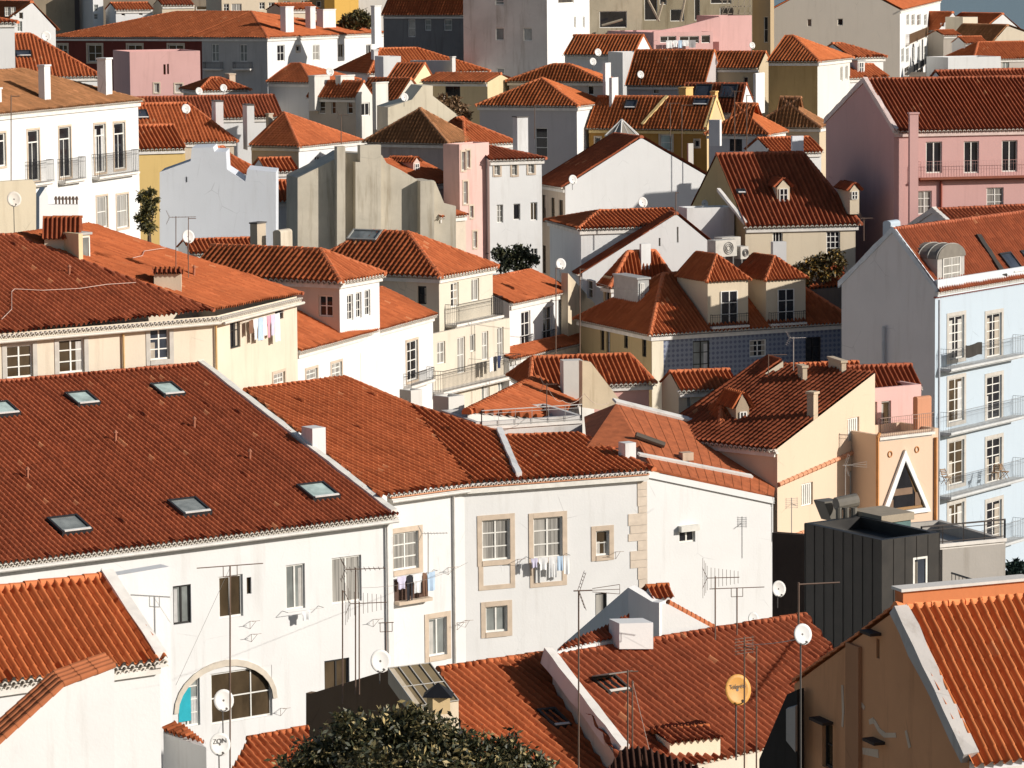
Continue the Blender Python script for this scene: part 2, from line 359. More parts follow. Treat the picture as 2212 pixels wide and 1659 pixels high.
        if par:
            B = Acc()
            for sd in par:
                A = {'L': (k, c[3], -t), 'R': (c[1], c[2], t), 'F': (k, c[1], -n)}[sd]
                apx = {'L': r0, 'R': r1, 'F': r0}[sd]
                if sd == 'L': apx = k + n * dep * rf + UP * rise
                if sd == 'R': apx = c[1] + n * dep * rf + UP * rise
                for a, b in ((A[0], apx), (A[1], apx)):
                    dd = (b - a).normalized(); wob(B, a - dd * 0.3 - A[2] * 0.26 - UP * 0.15, (b - a) + dd * 0.32, A[2] * 0.34, UP * 0.4)
            B.build('parapet', s.trim, s.root)
        s.cor = cor
        return s
    def face(s, key, o, d, poly):
        d = Vector(d).normalized(); s.faces[key] = dict(o=Vector((o.x, o.y, 0)), d=d, n=d.cross(UP), poly=poly, holes=[])
    def split(s, key, x, mat, newkey='M'):
        f = s.faces[key]; u = s.uv(f, x, pix(s.k)[1])[0]; p = f['poly']; w = max(a for a, b in p); z1 = max(b for a, b in p); zb = s.zb
        s.faces[newkey] = dict(o=f['o'], d=f['d'], n=f['n'], holes=[], mat=mat, poly=[(0, zb), (u, zb), (u, z1), (0, z1)]); f['poly'] = [(u, zb), (w, zb), (w, z1), (u, z1)]
    def strip(s, pts, w=0.28, h=0.3, mat=None, name='parapet', pl=0):
        pl = s.planes[pl] if isinstance(pl, int) else pl; u, v, n = uvn(pl); q = [hit(x, y, pl[0], n) for x, y in pts]; B = Acc()
        for a, b in zip(q, q[1:]):
            dd = (b - a).normalized(); c = dd.cross(n).normalized(); wob(B, a - c * w / 2 - n * .1, b - a, c * w, n * (h + .1), .6, .025)
        return B.build(name, mat or s.trim, s.root)
    def dormer(s, x0, x1, yt, yb, ry, win=None, deep=3.2, kind='h', wall=None, st='23d', th=None, tall=None):
        th = s.th if th is None else th; t = Vector((math.cos(rad(th)), math.sin(rad(th)), 0)); n = Vector((-t.y, t.x, 0))
        r = s.roofhit(x0, yb); d = r[0].y if r else s.k.y + 1.5
        k = P(x0, yb, d); w = along(k, th, x1); h = zat(k.x, k.y, yt) - k.z; z = UP * h; wm = wall or s.wall
        B = Acc(); B.box(k - UP * 1.0, t * w, n * deep, UP * (h + 1.0))
        D = B.build('dormer', wm, s.root); rz = zat(*(k + t * w / 2 + n * (w / 2 if kind == 'h' else 0)).xy, ry) - k.z - h; o = 0.16
        if kind == 'h':
            a, b, c, e = k + z - t * o - n * o - UP * .06, k + z + t * (w + o) - n * o - UP * .06, k + z + t * (w + o) + n * deep - UP * .06, k + z - t * o + n * deep - UP * .06
            p = k + z + t * w / 2 + n * w / 2 + UP * rz; q = k + z + t * w / 2 + n * deep + UP * rz
            roof_mesh([[a, b, p], [b, c, q, p], [e, a, p, q]], s.tm, D, 'dormer_roof', tile=s.tw * .85); ridge_caps([(a, p), (b, p), (p, q)], D, s.capm, r=.1)
        elif kind == 'g':
            a, b, c, e = k + z - t * o - n * o - UP * .06, k + z + t * (w + o) - n * o - UP * .06, k + z + t * (w + o) + n * deep - UP * .06, k + z - t * o + n * deep - UP * .06
            p = k + z + t * w / 2 - n * o + UP * rz; q = k + z + t * w / 2 + n * deep + UP * rz
            roof_mesh([[b, c, q, p], [e, a, p, q]], s.tm, D, 'dormer_roof', tile=s.tw * .85); B = Acc(); B.poly([k + z, k + z + t * w, k + z + t * w / 2 + UP * rz]); B.build('gable', wm, D)
        elif kind == 'r':
            B = Acc(); pts = []
            for i in range(13): a = math.pi * i / 12; pts.append(k + z + t * (w / 2 - (w / 2 + .06) * math.cos(a)) + UP * rz * math.sin(a) - n * .08)
            B.prism(pts, n * (deep + .08)); B.build('dormer_roof', plain('zinc', (0.2, 0.18, 0.15), 0.6, 0), D)
            B = Acc()
            for j in range(6):
                for u, v in zip(pts, pts[1:]): B.tube(u + n * (.1 + j * deep / 6) + UP * .02, v + n * (.1 + j * deep / 6) + UP * .02, .03, 4)
            B.build('roof_seams', plain('zinc', (0.42, 0.40, 0.36), 0.5, 0), D)
        elif kind == 'f':
            B = Acc(); B.box(k + z - t * .1 - n * .1 + UP * .002, t * (w + .2), n * (deep + .1), UP * .12); B.build('dormer_roof', plain('zinc', (0.42, 0.42, 0.40), 0.5, 0), D)
        if win:
            a, b, c, e = win; ym = (b + e) / 2; f = lambda x, y: hit(x, y, k, -n)
            p = f(a, ym); u0 = (p - k).dot(t); u1 = (f(c, ym) - k).dot(t); v0 = f((a + c) / 2, e).z - k.z; v1 = f((a + c) / 2, b).z - k.z
            Q = lambda u, v, w_: k + t * u + UP * v - n * w_; B = Acc(); fw = .07; nx, ny = int(st[0]), int(st[1]); W_, H_ = u1 - u0, v1 - v0
            B.box(Q(u0, v0, 0.003), t * W_, UP * H_, -n * .03); g = B.build('pane', glass(st[2]), D); B = Acc()
            for i in range(nx + 1): c_ = u0 + W_ * i / nx; ww = fw if i in (0, nx) or nx == 2 else .04; B.box(Q(min(max(c_ - ww / 2, u0 - .03), u1 - fw + .03), v0, .0), t * ww, UP * H_, -n * .07)
            for j in range(ny + 1): c_ = v0 + H_ * j / ny; B.box(Q(u0, c_ - .025, .0), t * W_, UP * .05, -n * .062)
            B.build('window', plain('window_paint', (0.78, 0.76, 0.70), 0.5), D)
        return D
    def uv(s, f, x, y):
        h = hit(x, y, f['o'], f['n']); return (h - f['o']).dot(f['d']), h.z
    def win(s, face, x0, y0, x1, y1, st='23d', deep=0.16, lab=None):
        f = s.faces[face]; xm, ym = (x0 + x1) / 2, (y0 + y1) / 2
        u0, u1 = s.uv(f, x0, ym)[0], s.uv(f, x1, ym)[0]; v0, v1 = s.uv(f, xm, y1)[1], s.uv(f, xm, y0)[1]
        if u1 < u0: u0, u1 = u1, u0
        f['holes'].append((u0, v0, u1, v1))
        o, d, n = f['o'], f['d'], f['n']; Q = lambda u, v, w: o + d * u + UP * v + n * w
        w, h = u1 - u0, v1 - v0; nx, ny = int(st[0]), int(st[1]); g = st[2]; ex = st[3:]
        fc = (0.78, 0.76, 0.70)
        if 'k' in ex: fc = (0.03, 0.028, 0.026)
        if 'e' in ex: fc = (0.05, 0.09, 0.07)
        if 'r' in ex: fc = (0.25, 0.05, 0.03)
        fm = plain('window_paint', fc, 0.5)
        B = Acc(); a = min(0.085, w * 0.12); bw = min(0.055, w * 0.06); z0, z1 = -deep, -deep + 0.06
        def bar(ua, va, ub, vb, wa=z0, wb=z1): B.box(Q(ua, va, wa), d * (ub - ua), UP * (vb - va), n * (wb - wa))
        bar(u0, v0, u0 + a, v1); bar(u1 - a, v0, u1, v1); bar(u0 + a, v0, u1 - a, v0 + a); bar(u0 + a, v1 - a, u1 - a, v1)
        tv = v1
        if 't' in ex: tv = v0 + h * 0.76; bar(u0 + a, tv - a / 2, u1 - a, tv + a / 2)
        for i in range(1, nx):
            c = u0 + w * i / nx; bb = bw * 1.5 if (nx == 2 or i * 2 == nx) else bw; bar(c - bb / 2, v0 + a, c + bb / 2, tv - a * 0.6, z0, z1 - 0.006)
        for j in range(1, ny):
            c = v0 + (tv - v0) * j / ny; bar(u0 + a, c - bw / 2, u1 - a, c + bw / 2, z0, z1 - 0.012)
        if 'b' in ex: bar(u0 + a, v0 + a, u1 - a, v0 + h * 0.3, z0, z1 - 0.01)
        if 'x' in ex:   # louvred bars
            for i in range(1, 6): c = u0 + w * i / 6; bar(c - w / 22, v0 + a, c + w / 22, v1 - a, z0 + .03, z1 + 0.05)
        par = B.build('window', fm, s.root)
        if lab: par['label'] = lab
        B = Acc(); B.box(Q(u0 + 0.01, v0 + 0.01, -deep - 0.03), d * (w - 0.02), UP * (h - 0.02), n * 0.045); B.build('pane', glass(g), par)
        if g in 'dogb' and s.k.y < 212 and h > 1.0 and random.random() < .62:
            B = Acc(); side = random.choice((0, 1, 2)); hh = h * random.choice((.55, .9, .9)); zz = -deep + .018
            for e in ((0,), (1,), (0, 1))[side]:
                cw = w * random.uniform(.18, .34); x = u0 + a if e == 0 else u1 - a - cw; m = 6; pts = [(x + cw * i / m, zz + .012 * (i % 2)) for i in range(m + 1)]
                for p, q in zip(pts, pts[1:]): B.poly([Q(p[0], v0 + a, p[1]), Q(q[0], v0 + a, q[1]), Q(q[0], v0 + hh, q[1]), Q(p[0], v0 + hh, p[1])])
            B.build('curtain', plain('curtain_cloth', random.choice(((.5, .48, .44), (.42, .37, .3), (.55, .54, .52))), .9), par)
        if 's' in ex or 'S' in ex:
            q = 0.14 if 's' in ex else 0.24; B = Acc(); pr = 0.035
            B.box(Q(u0 - q, v0 - q, -0.02), d * q, UP * (h + 2 * q), n * (pr + .02)); B.box(Q(u1, v0 - q, -0.02), d * q, UP * (h + 2 * q), n * (pr + .02))
            B.box(Q(u0, v1, -0.02), d * w, UP * q, n * (pr + .025)); B.box(Q(u0, v0 - q, -0.02), d * w, UP * q, n * (pr + .045))
            B.build('surround', plain('stone_surround', STONE if 'h' not in ex else (0.5, 0.47, 0.42), 0.85), par)
        if 'H' in ex:   # little box hood
            B = Acc(); B.box(Q(u0 - 0.06, v1, 0), d * (w + 0.12), UP * 0.28, n * 0.32); B.build('shutter_box', plain('window_paint', (0.7, 0.68, 0.62), 0.5), par)
        return par
    def balc(s, face, x0, y0, x1, y1, out=0.55, col=(0.02, 0.02, 0.022), slab=None, gap=0.13, r=0.013, plain_slab=True):
        f = s.faces[face]; u0, u1 = s.uv(f, x0, y1)[0], s.uv(f, x1, y1)[0]; xm = (x0 + x1) / 2
        v0, v1 = s.uv(f, xm, y1)[1], s.uv(f, xm, y0)[1]; o, d, n = f['o'], f['d'], f['n']; Q = lambda u, v, w: o + d * u + UP * v + n * w
        B = Acc(); B.box(Q(u0 - .05, v0 - 0.14, 0.002), d * (u1 - u0 + .1), UP * 0.14, n * (out + .06)); B.box(Q(u0 + .02, v0 - 0.24, 0.002), d * (u1 - u0 - .04), UP * 0.1, n * (out - .1))
        b = B.build('balcony', slab or s.trim, s.root)
        B = Acc(); pts = [Q(u0, 0, 0), Q(u0, 0, out), Q(u1, 0, out), Q(u1, 0, 0)]
        for p, q in zip(pts, pts[1:]):
            B.tube(p + UP * v1, q + UP * v1, r * 1.7, 4); B.tube(p + UP * (v0 + .08), q + UP * (v0 + .08), r, 4); B.tube(p + UP * (v0 + (v1 - v0) * .8), q + UP * (v0 + (v1 - v0) * .8), r * .8, 4)
            m = max(1, int((q - p).length / gap))
            for i in range(m + 1): c = p + (q - p) * (i / m); B.tube(c + UP * v0, c + UP * v1, r * (1.5 if i in (0, m) else 1), 4, cap=False)
        B.build('railing', plain('railing_iron', col, 0.5), b)
        return b
    def roofhit(s, x, y):
        best = None
        for pl in s.planes:
            u, v, n = uvn(pl); h = hit(x, y, pl[0], n)
            q = [((p - pl[0]).dot(u), (p - pl[0]).dot(v)) for p in pl]; c = ((h - pl[0]).dot(u), (h - pl[0]).dot(v))
            sg = [(b[0] - a[0]) * (c[1] - a[1]) - (b[1] - a[1]) * (c[0] - a[0]) for a, b in zip(q, q[1:] + q[:1])]
            if n.dot(ray(x, y)) < 0 and (min(sg) > -0.6 or max(sg) < 0.6) and (best is None or h.y < best[0].y): best = (h, u, v, n)
        return best
    def chim(s, x0, x1, yt, yb, fr=0.55, cap='f', mat=None, d=None, col=None, th=None, deep=1.2):
        th = s.th if th is None else th
        t = Vector((math.cos(rad(th)), math.sin(rad(th)), 0)); n = Vector((-t.y, t.x, 0))
        xk = x0 + (x1 - x0) * (1 - fr); h = None if d else s.roofhit(xk, yb)
        d = d or (h[0].y if h else s.k.y + s.dep * 0.4); k = P(xk, yb, d); zt = zat(k.x, k.y, yt)
        lf = min(3.0, max(0.25, along(k, th, x1))); ls = min(2.2, max(0.25, along(k, th + 90, x0)))
        m = mat or (plaster(col, 0.5) if col else s.wall); B = Acc(); H = zt - k.z
        B.box(k - UP * deep, t * lf, n * ls, UP * (H + deep - (0.12 if cap in 'fpv' else 0)))
        if cap == 'v':   # vent slots near the top
            pass
        c = B.build('chimney', m, s.root); B = Acc(); top = k + UP * (H - 0.12)
        if cap in 'fv': B.box(top - t * .06 - n * .06 + UP * .002, t * (lf + .12), n * (ls + .12), UP * 0.12); B.build('cap', m, c)
        if cap == 'p':
            B.box(top - t * .05 - n * .05 + UP * .002, t * (lf + .1), n * (ls + .1), UP * 0.1)
            q = max(2, int(lf / 0.35))
            for i in range(q): p = top + t * (lf * (i + .5) / q) + n * ls / 2 + UP * .1; B.tube(p, p + UP * .35, .11, 7); B.tube(p + UP * .35, p + UP * .5, .15, 7, .05)
            B.build('chimney_pots', plain('clay_pot', (0.3, 0.2, 0.14), 0.8), c)
        if cap == 'b': B.box(top - t * .05 - n * .05 + UP * .122, t * (lf + .1), n * (ls + .1), UP * 0.09); B.build('cap', plain('lead', (0.12, 0.11, 0.1), 0.7), c)
        if cap == 't':
            a0, a1 = k + UP * H - t * .12 - n * .12, k + UP * H + t * (lf + .12) - n * .12; b0, b1 = a0 + n * (ls + .24), a1 + n * (ls + .24); r0, r1 = (a0 + b0) / 2 + UP * ls * .45, (a1 + b1) / 2 + UP * ls * .45
            B.poly([k + UP * H, k + n * ls + UP * H, (r0 + t * .12) - UP * .03]); B.poly([k + t * lf + UP * H, k + t * lf + n * ls + UP * H, r1 - t * .12 - UP * .03]); B.build('gable_ends', m, c)
            roof_mesh([[a0, a1, r1, r0], [b1, b0, r0, r1]], s.tm, c, 'cap_tiles', tile=s.tw * .9); 
        if cap == 'a':   # rounded top
            k2 = len(B.v); B2 = []
            for i in range(9): a = math.pi * i / 8; B2.append(k + UP * H + n * (ls / 2 - ls / 2 * math.cos(a)) + UP * (ls * .3 * math.sin(a)))
            B.prism(B2, t * lf); B.build('cap', m, c)
        return c
    def sky(s, x, y, w, h, g='b', frame=(0.03, 0.03, 0.032), up=0.0, sill=True):
        r = s.roofhit(x, y)
        if not r: print('skylight misses', s.label); return
        c, u, v, n = r; lift = 0.24; o = c - u * w / 2 - v * h / 2 + n * lift; B = Acc(); a = 0.1
        B.box(o - n * .3, u * a, v * h, n * .38); B.box(o + u * (w - a) - n * .3, u * a, v * h, n * .38); B.box(o + u * a - n * .3, u * (w - 2 * a), v * a, n * .376); B.box(o + u * a + v * (h - a) - n * .3, u * (w - 2 * a), v * a, n * .376)
        k = B.build('skylight', plain('skylight_frame', frame, 0.5), s.root)
        B = Acc(); B.box(o + u * a + v * a - n * .03, u * (w - 2 * a), v * (h - 2 * a), n * .05); B.build('pane', glass(g), k)
        if sill: B = Acc(); B.box(o + u * a - v * .02 + n * .076, u * (w - 2 * a), v * .12, n * .05); B.build('sill', plain('window_paint', (0.75, 0.74, 0.7), 0.4), k)
        return k
    def done(s, cornice=None, ends=True, tiled=True, course=0.42, ridge=True, caps=True):
        G = {}
        for f in s.faces.values():
            B = G.setdefault(f.get('mat') or s.wall, Acc())
            o, d, n = f['o'], f['d'], f['n']; Q = lambda u, v, w=0.0: o + d * u + UP * v + n * w
            us = sorted({a for a, b in f['poly']} | {x for h in f['holes'] for x in (h[0], h[2])}); vs = sorted({b for a, b in f['poly']} | {x for h in f['holes'] for x in (h[1], h[3])})
            if not f['holes']: B.poly([Q(*p) for p in f['poly']])
            else:
                for ua, ub in zip(us, us[1:]):
                    for va, vb in zip(vs, vs[1:]):
                        if ub - ua < 1e-5 or vb - va < 1e-5: continue
                        mu, mv = (ua + ub) / 2, (va + vb) / 2
                        if any(h[0] < mu < h[2] and h[1] < mv < h[3] for h in f['holes']): continue
                        c = clipc([(ua, va), (ub, va), (ub, vb), (ua, vb)], f['poly'])
                        if c: B.poly([Q(*p) for p in c])
                for a, b, c, e in f['holes']:
                    for p, q in (((a, b), (c, b)), ((c, b), (c, e)), ((c, e), (a, e)), ((a, e), (a, b))): B.poly([Q(*p), Q(*q), Q(*q, -0.24), Q(*p, -0.24)])
        for m_, B in G.items(): B.build('wall', m_, s.root)
        if s.planes and tiled:
            r = roof_mesh(s.planes, s.tm, s.root, tile=s.tw, course=course)
            if ridge and s.ridges: ridge_caps(s.ridges, r, s.capm, r=s.tw * 0.55)
            if ends:
                em = plain('eave_mortar', (0.66, 0.6, 0.52), 0.85)
                for a, b, out in s.eaves: eave_ends(a, b, out, r, em, tile=s.tw, r=s.tw * 0.36, rows=2 if a.y < 200 else 1)
            if s.cor and s.eaves:
                B = Acc()
                for a, b, out in s.eaves:
                    dd = (b - a).normalized(); B.box(a - out * (0.26 + .1) - UP * 0.34 + dd * .1, (b - a) - dd * .2, out * 0.22, UP * 0.24)
                B.build('cornice', s.trim, s.root)
        return s
    # custom pieces --------------------------------------------------
    def plane3(s, e0, e1, third):
        n = (e1 - e0).cross(third - e0).normalized(); return (e0, n if n.z > 0 else -n)
def pitch_plane(e0, e1, deg):
    d = (e1 - e0); d.z = 0; d.normalize(); b = Vector((-d.y, d.x, 0)); th = e0 + b + UP * math.tan(rad(deg))
    n = d.cross(th - e0).normalized(); return e0, (n if n.z > 0 else -n)
def hp(pl, x, y): return hit(x, y, pl[0], pl[1])

def slab(label, cat, name, pts, d, th, thick, col, dirt=0.4, mat=None, group=None, root=None, part='wall', at=None):
    """upright piece of wall: an outline lying in a vertical plane, with its real thickness behind it"""
    t = Vector((math.cos(rad(th)), math.sin(rad(th)), 0)); n = Vector((-t.y, t.x, 0)); o = P(at[0], at[1], d) if at else P(pts[0][0], pts[0][1], d)
    q = [hit(x, y, o, -n) for x, y in pts]
    m = mat or plaster(col, dirt)
    if root is None: root = empty(name, (o.x, o.y, min(p.z for p in q)), label, cat, group)
    B = Acc(); B.prism(q[::-1], n * thick); B.build(part, m, root); root_t = (o, n, t); return root, root_t
def px_poly(root, pl, pts, mat, name, thick=0.06):
    B = Acc(); q = [hp(pl, x, y) for x, y in pts]; B.prism(q[::-1], -pl[1] * thick); return B.build(name, mat, root)
def flatwin(root, rt, x0, y0, x1, y1, st='22d', fcol=(0.75, 0.73, 0.68), proud=0.0, sur=0):
    """window set on the face of a slab wall"""
    o, n, t = rt; ym = (y0 + y1) / 2; a, b = hit(x0, ym, o, -n), hit(x1, ym, o, -n); v0, v1 = hit((x0 + x1) / 2, y1, o, -n).z, hit((x0 + x1) / 2, y0, o, -n).z
    k = Vector((a.x, a.y, v0)); w = (b - a).length; h = v1 - v0; B = Acc(); nx, ny = int(st[0]), int(st[1])
    if nx:
        f = .08
        for i in range(nx + 1): B.box(k + t * (w * i / nx - (f if i == nx else (0 if i == 0 else f / 2))) - n * .07, t * f, UP * h, n * .068)
        for j in range(ny + 1): B.box(k + UP * (h * j / ny - (f if j == ny else (0 if j == 0 else f / 2))) - n * .064, t * w, UP * f, n * .062)
    if sur: q = sur; B.box(k - t * q - UP * q - n * .1, t * q, UP * (h + 2 * q), n * .098); B.box(k + t * w - UP * q - n * .1, t * q, UP * (h + 2 * q), n * .098); B.box(k + UP * h - n * .104, t * w, UP * q, n * .102); B.box(k - UP * q - n * .104, t * w, UP * q, n * .102)
    p = B.build('window', plain('window_paint', fcol, 0.5), root) or root
    B = Acc(); B.box(k + t * .02 + UP * .02 - n * .03, t * (w - .04), UP * (h - .04), n * .028); B.build('pane', glass(st[2]), p); return p
def lean(label, name, cat, e0, e1, d, deg, poly, tile, tw, wallpoly=None, th=None, wall=WHITE, caps=(), ends=True, B=None):
    a = P(*e0, d); b = Pz(*e1, a.z); pl = pitch_plane(a, b, deg); q = [hp(pl, *c) for c in poly]; root = empty(name, ((a.x + b.x) / 2, a.y + 1, a.z - 4), label, cat)
    r = roof_mesh([q], TM(tile), root, tile=tw); nn = pl[1]
    if caps: ridge_caps([(hp(pl, *u), hp(pl, *v)) for u, v in caps], r, tiles(tile[1], tuple(min(1, x * 1.3) for x in tile[1]), .3), r=tw * .48)
    lo = min(p.z for p in q) - 3.5; A = Acc()
    c = sum(q, Vector()) / len(q); qq = [c + (p - c) * .985 for p in q]   # the solid body under the roof
    k = len(A.v); A.v += [tuple(p - nn * .02) for p in qq] + [(p.x, p.y, lo) for p in qq]; m = len(qq)
    for i in range(m): j = (i + 1) % m; A.f.append([i, i + m, j + m, j])
    A.f.append(list(range(m)))
    A.build('wall', plaster(wall, .5), root); return root, pl, q
# ------------------------------------------------------------------ ground, river
def make_ground():
    ys = np.concatenate([np.arange(-60, 1000, 10), [1200, 2000, 6000, 14000]]); xs = np.array([-6000, -1500, -400, -200, -100, -50, 0, 50, 100, 200, 400, 1500, 6000])
    V = [(x, y, ground(y) + 0.6 * math.sin(x * .05) * (y < 800)) for y in ys for x in xs]; n = len(xs)
    Fc = [[j * n + i, j * n + i + 1, (j + 1) * n + i + 1, (j + 1) * n + i] for j in range(len(ys) - 1) for i in range(n - 1)]
    g = mk('ground', V, Fc, plain('ground_earth', (0.16, 0.13, 0.1), 0.95)); g['kind'] = 'structure'
    m, t, b = newmat('river_water'); b.inputs['Base Color'].default_value = (0.14, 0.20, 0.245, 1); b.inputs['Roughness'].default_value = 0.25
    bump(t, b, noise(t, wpos(t), 0.08, 5), 0.5, 1.0)
    w = mk('river', [(-9000, 850, 0), (9000, 850, 0), (9000, 13000, 0), (-9000, 13000, 0)], [[0, 1, 2, 3]], m); w['kind'] = 'structure'
make_ground()
def H(label, K, d, th, wins=(), done={}, chims=(), **kw):
    hk = {a: kw.pop(a) for a in ('cat', 'name', 'group', 'wall', 'dirt', 'tile', 'tw', 'trim') if a in kw}
    h = House(label, **hk).rect(K, d, th, **kw)
    for w in wins: h.win(*w)
    for c in chims: h.chim(*c[:5 if len(c) > 4 and not isinstance(c[4], dict) else 4], **(c[-1] if isinstance(c[-1], dict) else {}))
    if done is not None: h.done(**done)
    return h
# ---- top edge of the town, left to right
H('narrow white house at the top left corner under a low orange roof', (-80, 50), 275, 15, Rx=31, dep=8, hi=(0, 4), ry=29, tw=.34)
H('white gabled house with small shuttered windows in the top left corner', (-12, 64), 350, 25, Rx=120, dep=14, rt='y', ap=(70, 6), tw=.4,
  wins=[('F', 11, 15, 21, 35, '22c'), ('F', 24, 15, 34, 35, '22c'), ('F', 41, 27, 50, 41, '11d'), ('F', 37, 46, 48, 68, '22g')])
H('weathered brown ruin wall above the white gabled house', (70, -40), 430, 14, Rx=160, dep=6, rt='flat', wall=(.36, .29, .2), dirt=.8, name='ruined_building', cat='ruin')
H('slit of a house with deep shade painted into its wall, between the ruin wall and a white sliver', (200, -40), 455, 60, Rx=206, Lx=158, rt='flat', wall=(.1, .08, .07), dirt=.5)  # dark wall colour stands in for the deep shade inside the gap
H('thin white sliver of a house beside the dark gap at the top', (200, -40), 428, 25, Rx=222, dep=6, rt='flat', wins=[('F', 203, 10, 212, 24, '12g'), ('F', 203, 30, 212, 42, '12g')])
H('long stained stone wall building above the long orange roof', (221, -40), 440, 10, Rx=478, dep=8, rt='flat', wall=(.3, .25, .19), dirt=.9, wins=[('F', 335, 14, 422, 24, '11d'), ('F', 424, 13, 474, 22, '11o')])
H('cream block with small square windows at the top edge', (478, -40), 420, 20, Rx=600, dep=8, rt='flat', wall=CREAM, wins=[('F', 483, 8, 495, 24, '22d'), ('F', 500, 8, 522, 24, '21c'), ('F', 560, 5, 572, 20, '22d'), ('F', 580, 5, 592, 20, '22d')])
H('brown shuttered block at the top edge left of the ochre one', (598, -40), 438, 20, Rx=706, dep=8, rt='flat', wall=(.34, .25, .15), dirt=.8, wins=[('F', 612, 2, 626, 16, '22o'), ('F', 650, 0, 664, 14, '22o'), ('F', 684, 2, 694, 15, '11d')])
H('low cream house with a bright little roof under the brown shuttered block', (612, 22), 412, 25, Rx=690, dep=6, rt='x', ry=10, wall=CREAM, tw=.4)
H('small white house with an orange roof among the stone walls at the top', (250, 22), 425, 20, Rx=330, dep=6, rt='x', ry=8, tw=.4, wins=[('F', 262, 24, 270, 34, '11d'), ('F', 300, 23, 308, 33, '11d')])
H('cream penthouse with a low red roof on top of the stone wall', (350, 12), 434, 20, Rx=420, dep=5, rt='x', ry=0, tw=.4, wall=CREAM, tile=T2)
H('ochre yellow block at the top edge behind the bush', (722, -40), 425, 30, Rx=774, Lx=700, rt='flat', wall=(.66, .40, .1), wins=[])
H('plain pale grey block behind the rooftop bush', (774, -40), 432, 15, Rx=905, dep=7, rt='flat', wall=(.62, .60, .56))
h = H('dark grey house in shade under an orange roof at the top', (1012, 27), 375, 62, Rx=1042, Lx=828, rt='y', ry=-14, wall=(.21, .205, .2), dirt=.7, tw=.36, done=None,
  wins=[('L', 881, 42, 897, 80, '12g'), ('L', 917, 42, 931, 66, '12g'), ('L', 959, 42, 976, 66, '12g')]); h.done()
h = H('tall bare concrete block with a white side wall at the top', (1181, -50), 350, 73, Rx=1273, Lx=1000, rt='flat', wall=(.60, .57, .53), dirt=.8, done=None,
  wins=[('L', 1070, -4, 1089, 10, '12g'), ('L', 1071, 60, 1089, 87, '11g'), ('L', 1131, 60, 1150, 88, '11g'), ('L', 1073, 147, 1090, 160, '11g'), ('F', 1206, -5, 1240, 7, '11o'), ('F', 1240, 36, 1244, 60, '11c'), ('F', 1259, 36, 1263, 60, '11c')])
h.faces['F']['mat'] = plaster(WHITE, .3); h.done()
H('beige concrete shell with one big dark opening', (1273, -50), 402, 12, Rx=1387, dep=9, rt='flat', wall=(.46, .40, .29), dirt=.9, name='ruined_building', cat='ruin', wins=[('F', 1295, 24, 1354, 60, '11d')])
H('derelict building with ragged dark openings behind the pink terrace', (1387, -40), 424, 12, Rx=1625, dep=9, rt='flat', wall=(.33, .28, .19), dirt=.9, name='ruined_building', cat='ruin',
  wins=[('F', 1392, -8, 1420, 44, '11d'), ('F', 1448, 20, 1478, 46, '11d'), ('F', 1500, -10, 1512, 44, '11d'), ('F', 1555, 16, 1585, 34, '11d'), ('F', 1425, -9, 1440, 10, '11d'), ('F', 1535, -9, 1580, 8, '11d')])
PK = H('low pink terrace house with a dark red flank and washing outside', (1412, 70), 386, 20, Rx=1540, Lx=1312, rt='flat', wall=PINK, wins=[('F', 1426, 78, 1461, 92, '21d'), ('F', 1468, 78, 1510, 93, '21d'), ('F', 1515, 76, 1534, 93, '11d')])
slab('pink sloping parapet rising to the right above the terrace house', 'wall', 'parapet_wall', [(1412, 68), (1470, 58), (1545, 38), (1556, 36), (1556, 90), (1412, 90)], 389, 20, .4, PINK, .4)
root = empty('scaffolding', P(1590, 60, 402), 'thin pole scaffolding on the derelict building beside the brown sliver', 'scaffolding'); B = Acc()
for i in range(6): a, b = P(1560 + i * 12, 40, 410), P(1560 + i * 12, -20, 410); B.tube(a, b, .07, 4)
for y in (30, 15, 0): B.tube(P(1556, y, 410), P(1624, y - 2, 410), .07, 4)
for i in range(5): B.tube(P(1560 + i * 12, 30, 409.6), P(1572 + i * 12, 0, 409.6), .05, 4)
B.build('poles', plain('pole_wood', (.42, .36, .27), .8), root)
root = empty('roof_beam', P(1440, 40, 405), 'slanting bare beams leaning in the ruined opening', 'beam'); B = Acc()
for x0, y0, x1, y1 in ((1400, 0, 1424, 46), (1432, 4, 1420, 44), (1480, -5, 1470, 46), (1300, 55, 1345, 42)): B.tube(P(x0, y0, 399), P(x1, y1, 399), .16, 5)
B.build('beams', plain('old_timber', (.4, .34, .25), .9), root)
H('small pink block with a maroon side beside the derelict building', (1553, 34), 396, 24, Rx=1624, dep=6, rt='flat', wall=PINK)
H('brown shaded sliver of a house left of the tall beige block', (1664, -44), 428, 62, Rx=1672, Lx=1620, rt='flat', wall=(.42, .32, .2), wins=[('L', 1650, 36, 1659, 92, '12d')])
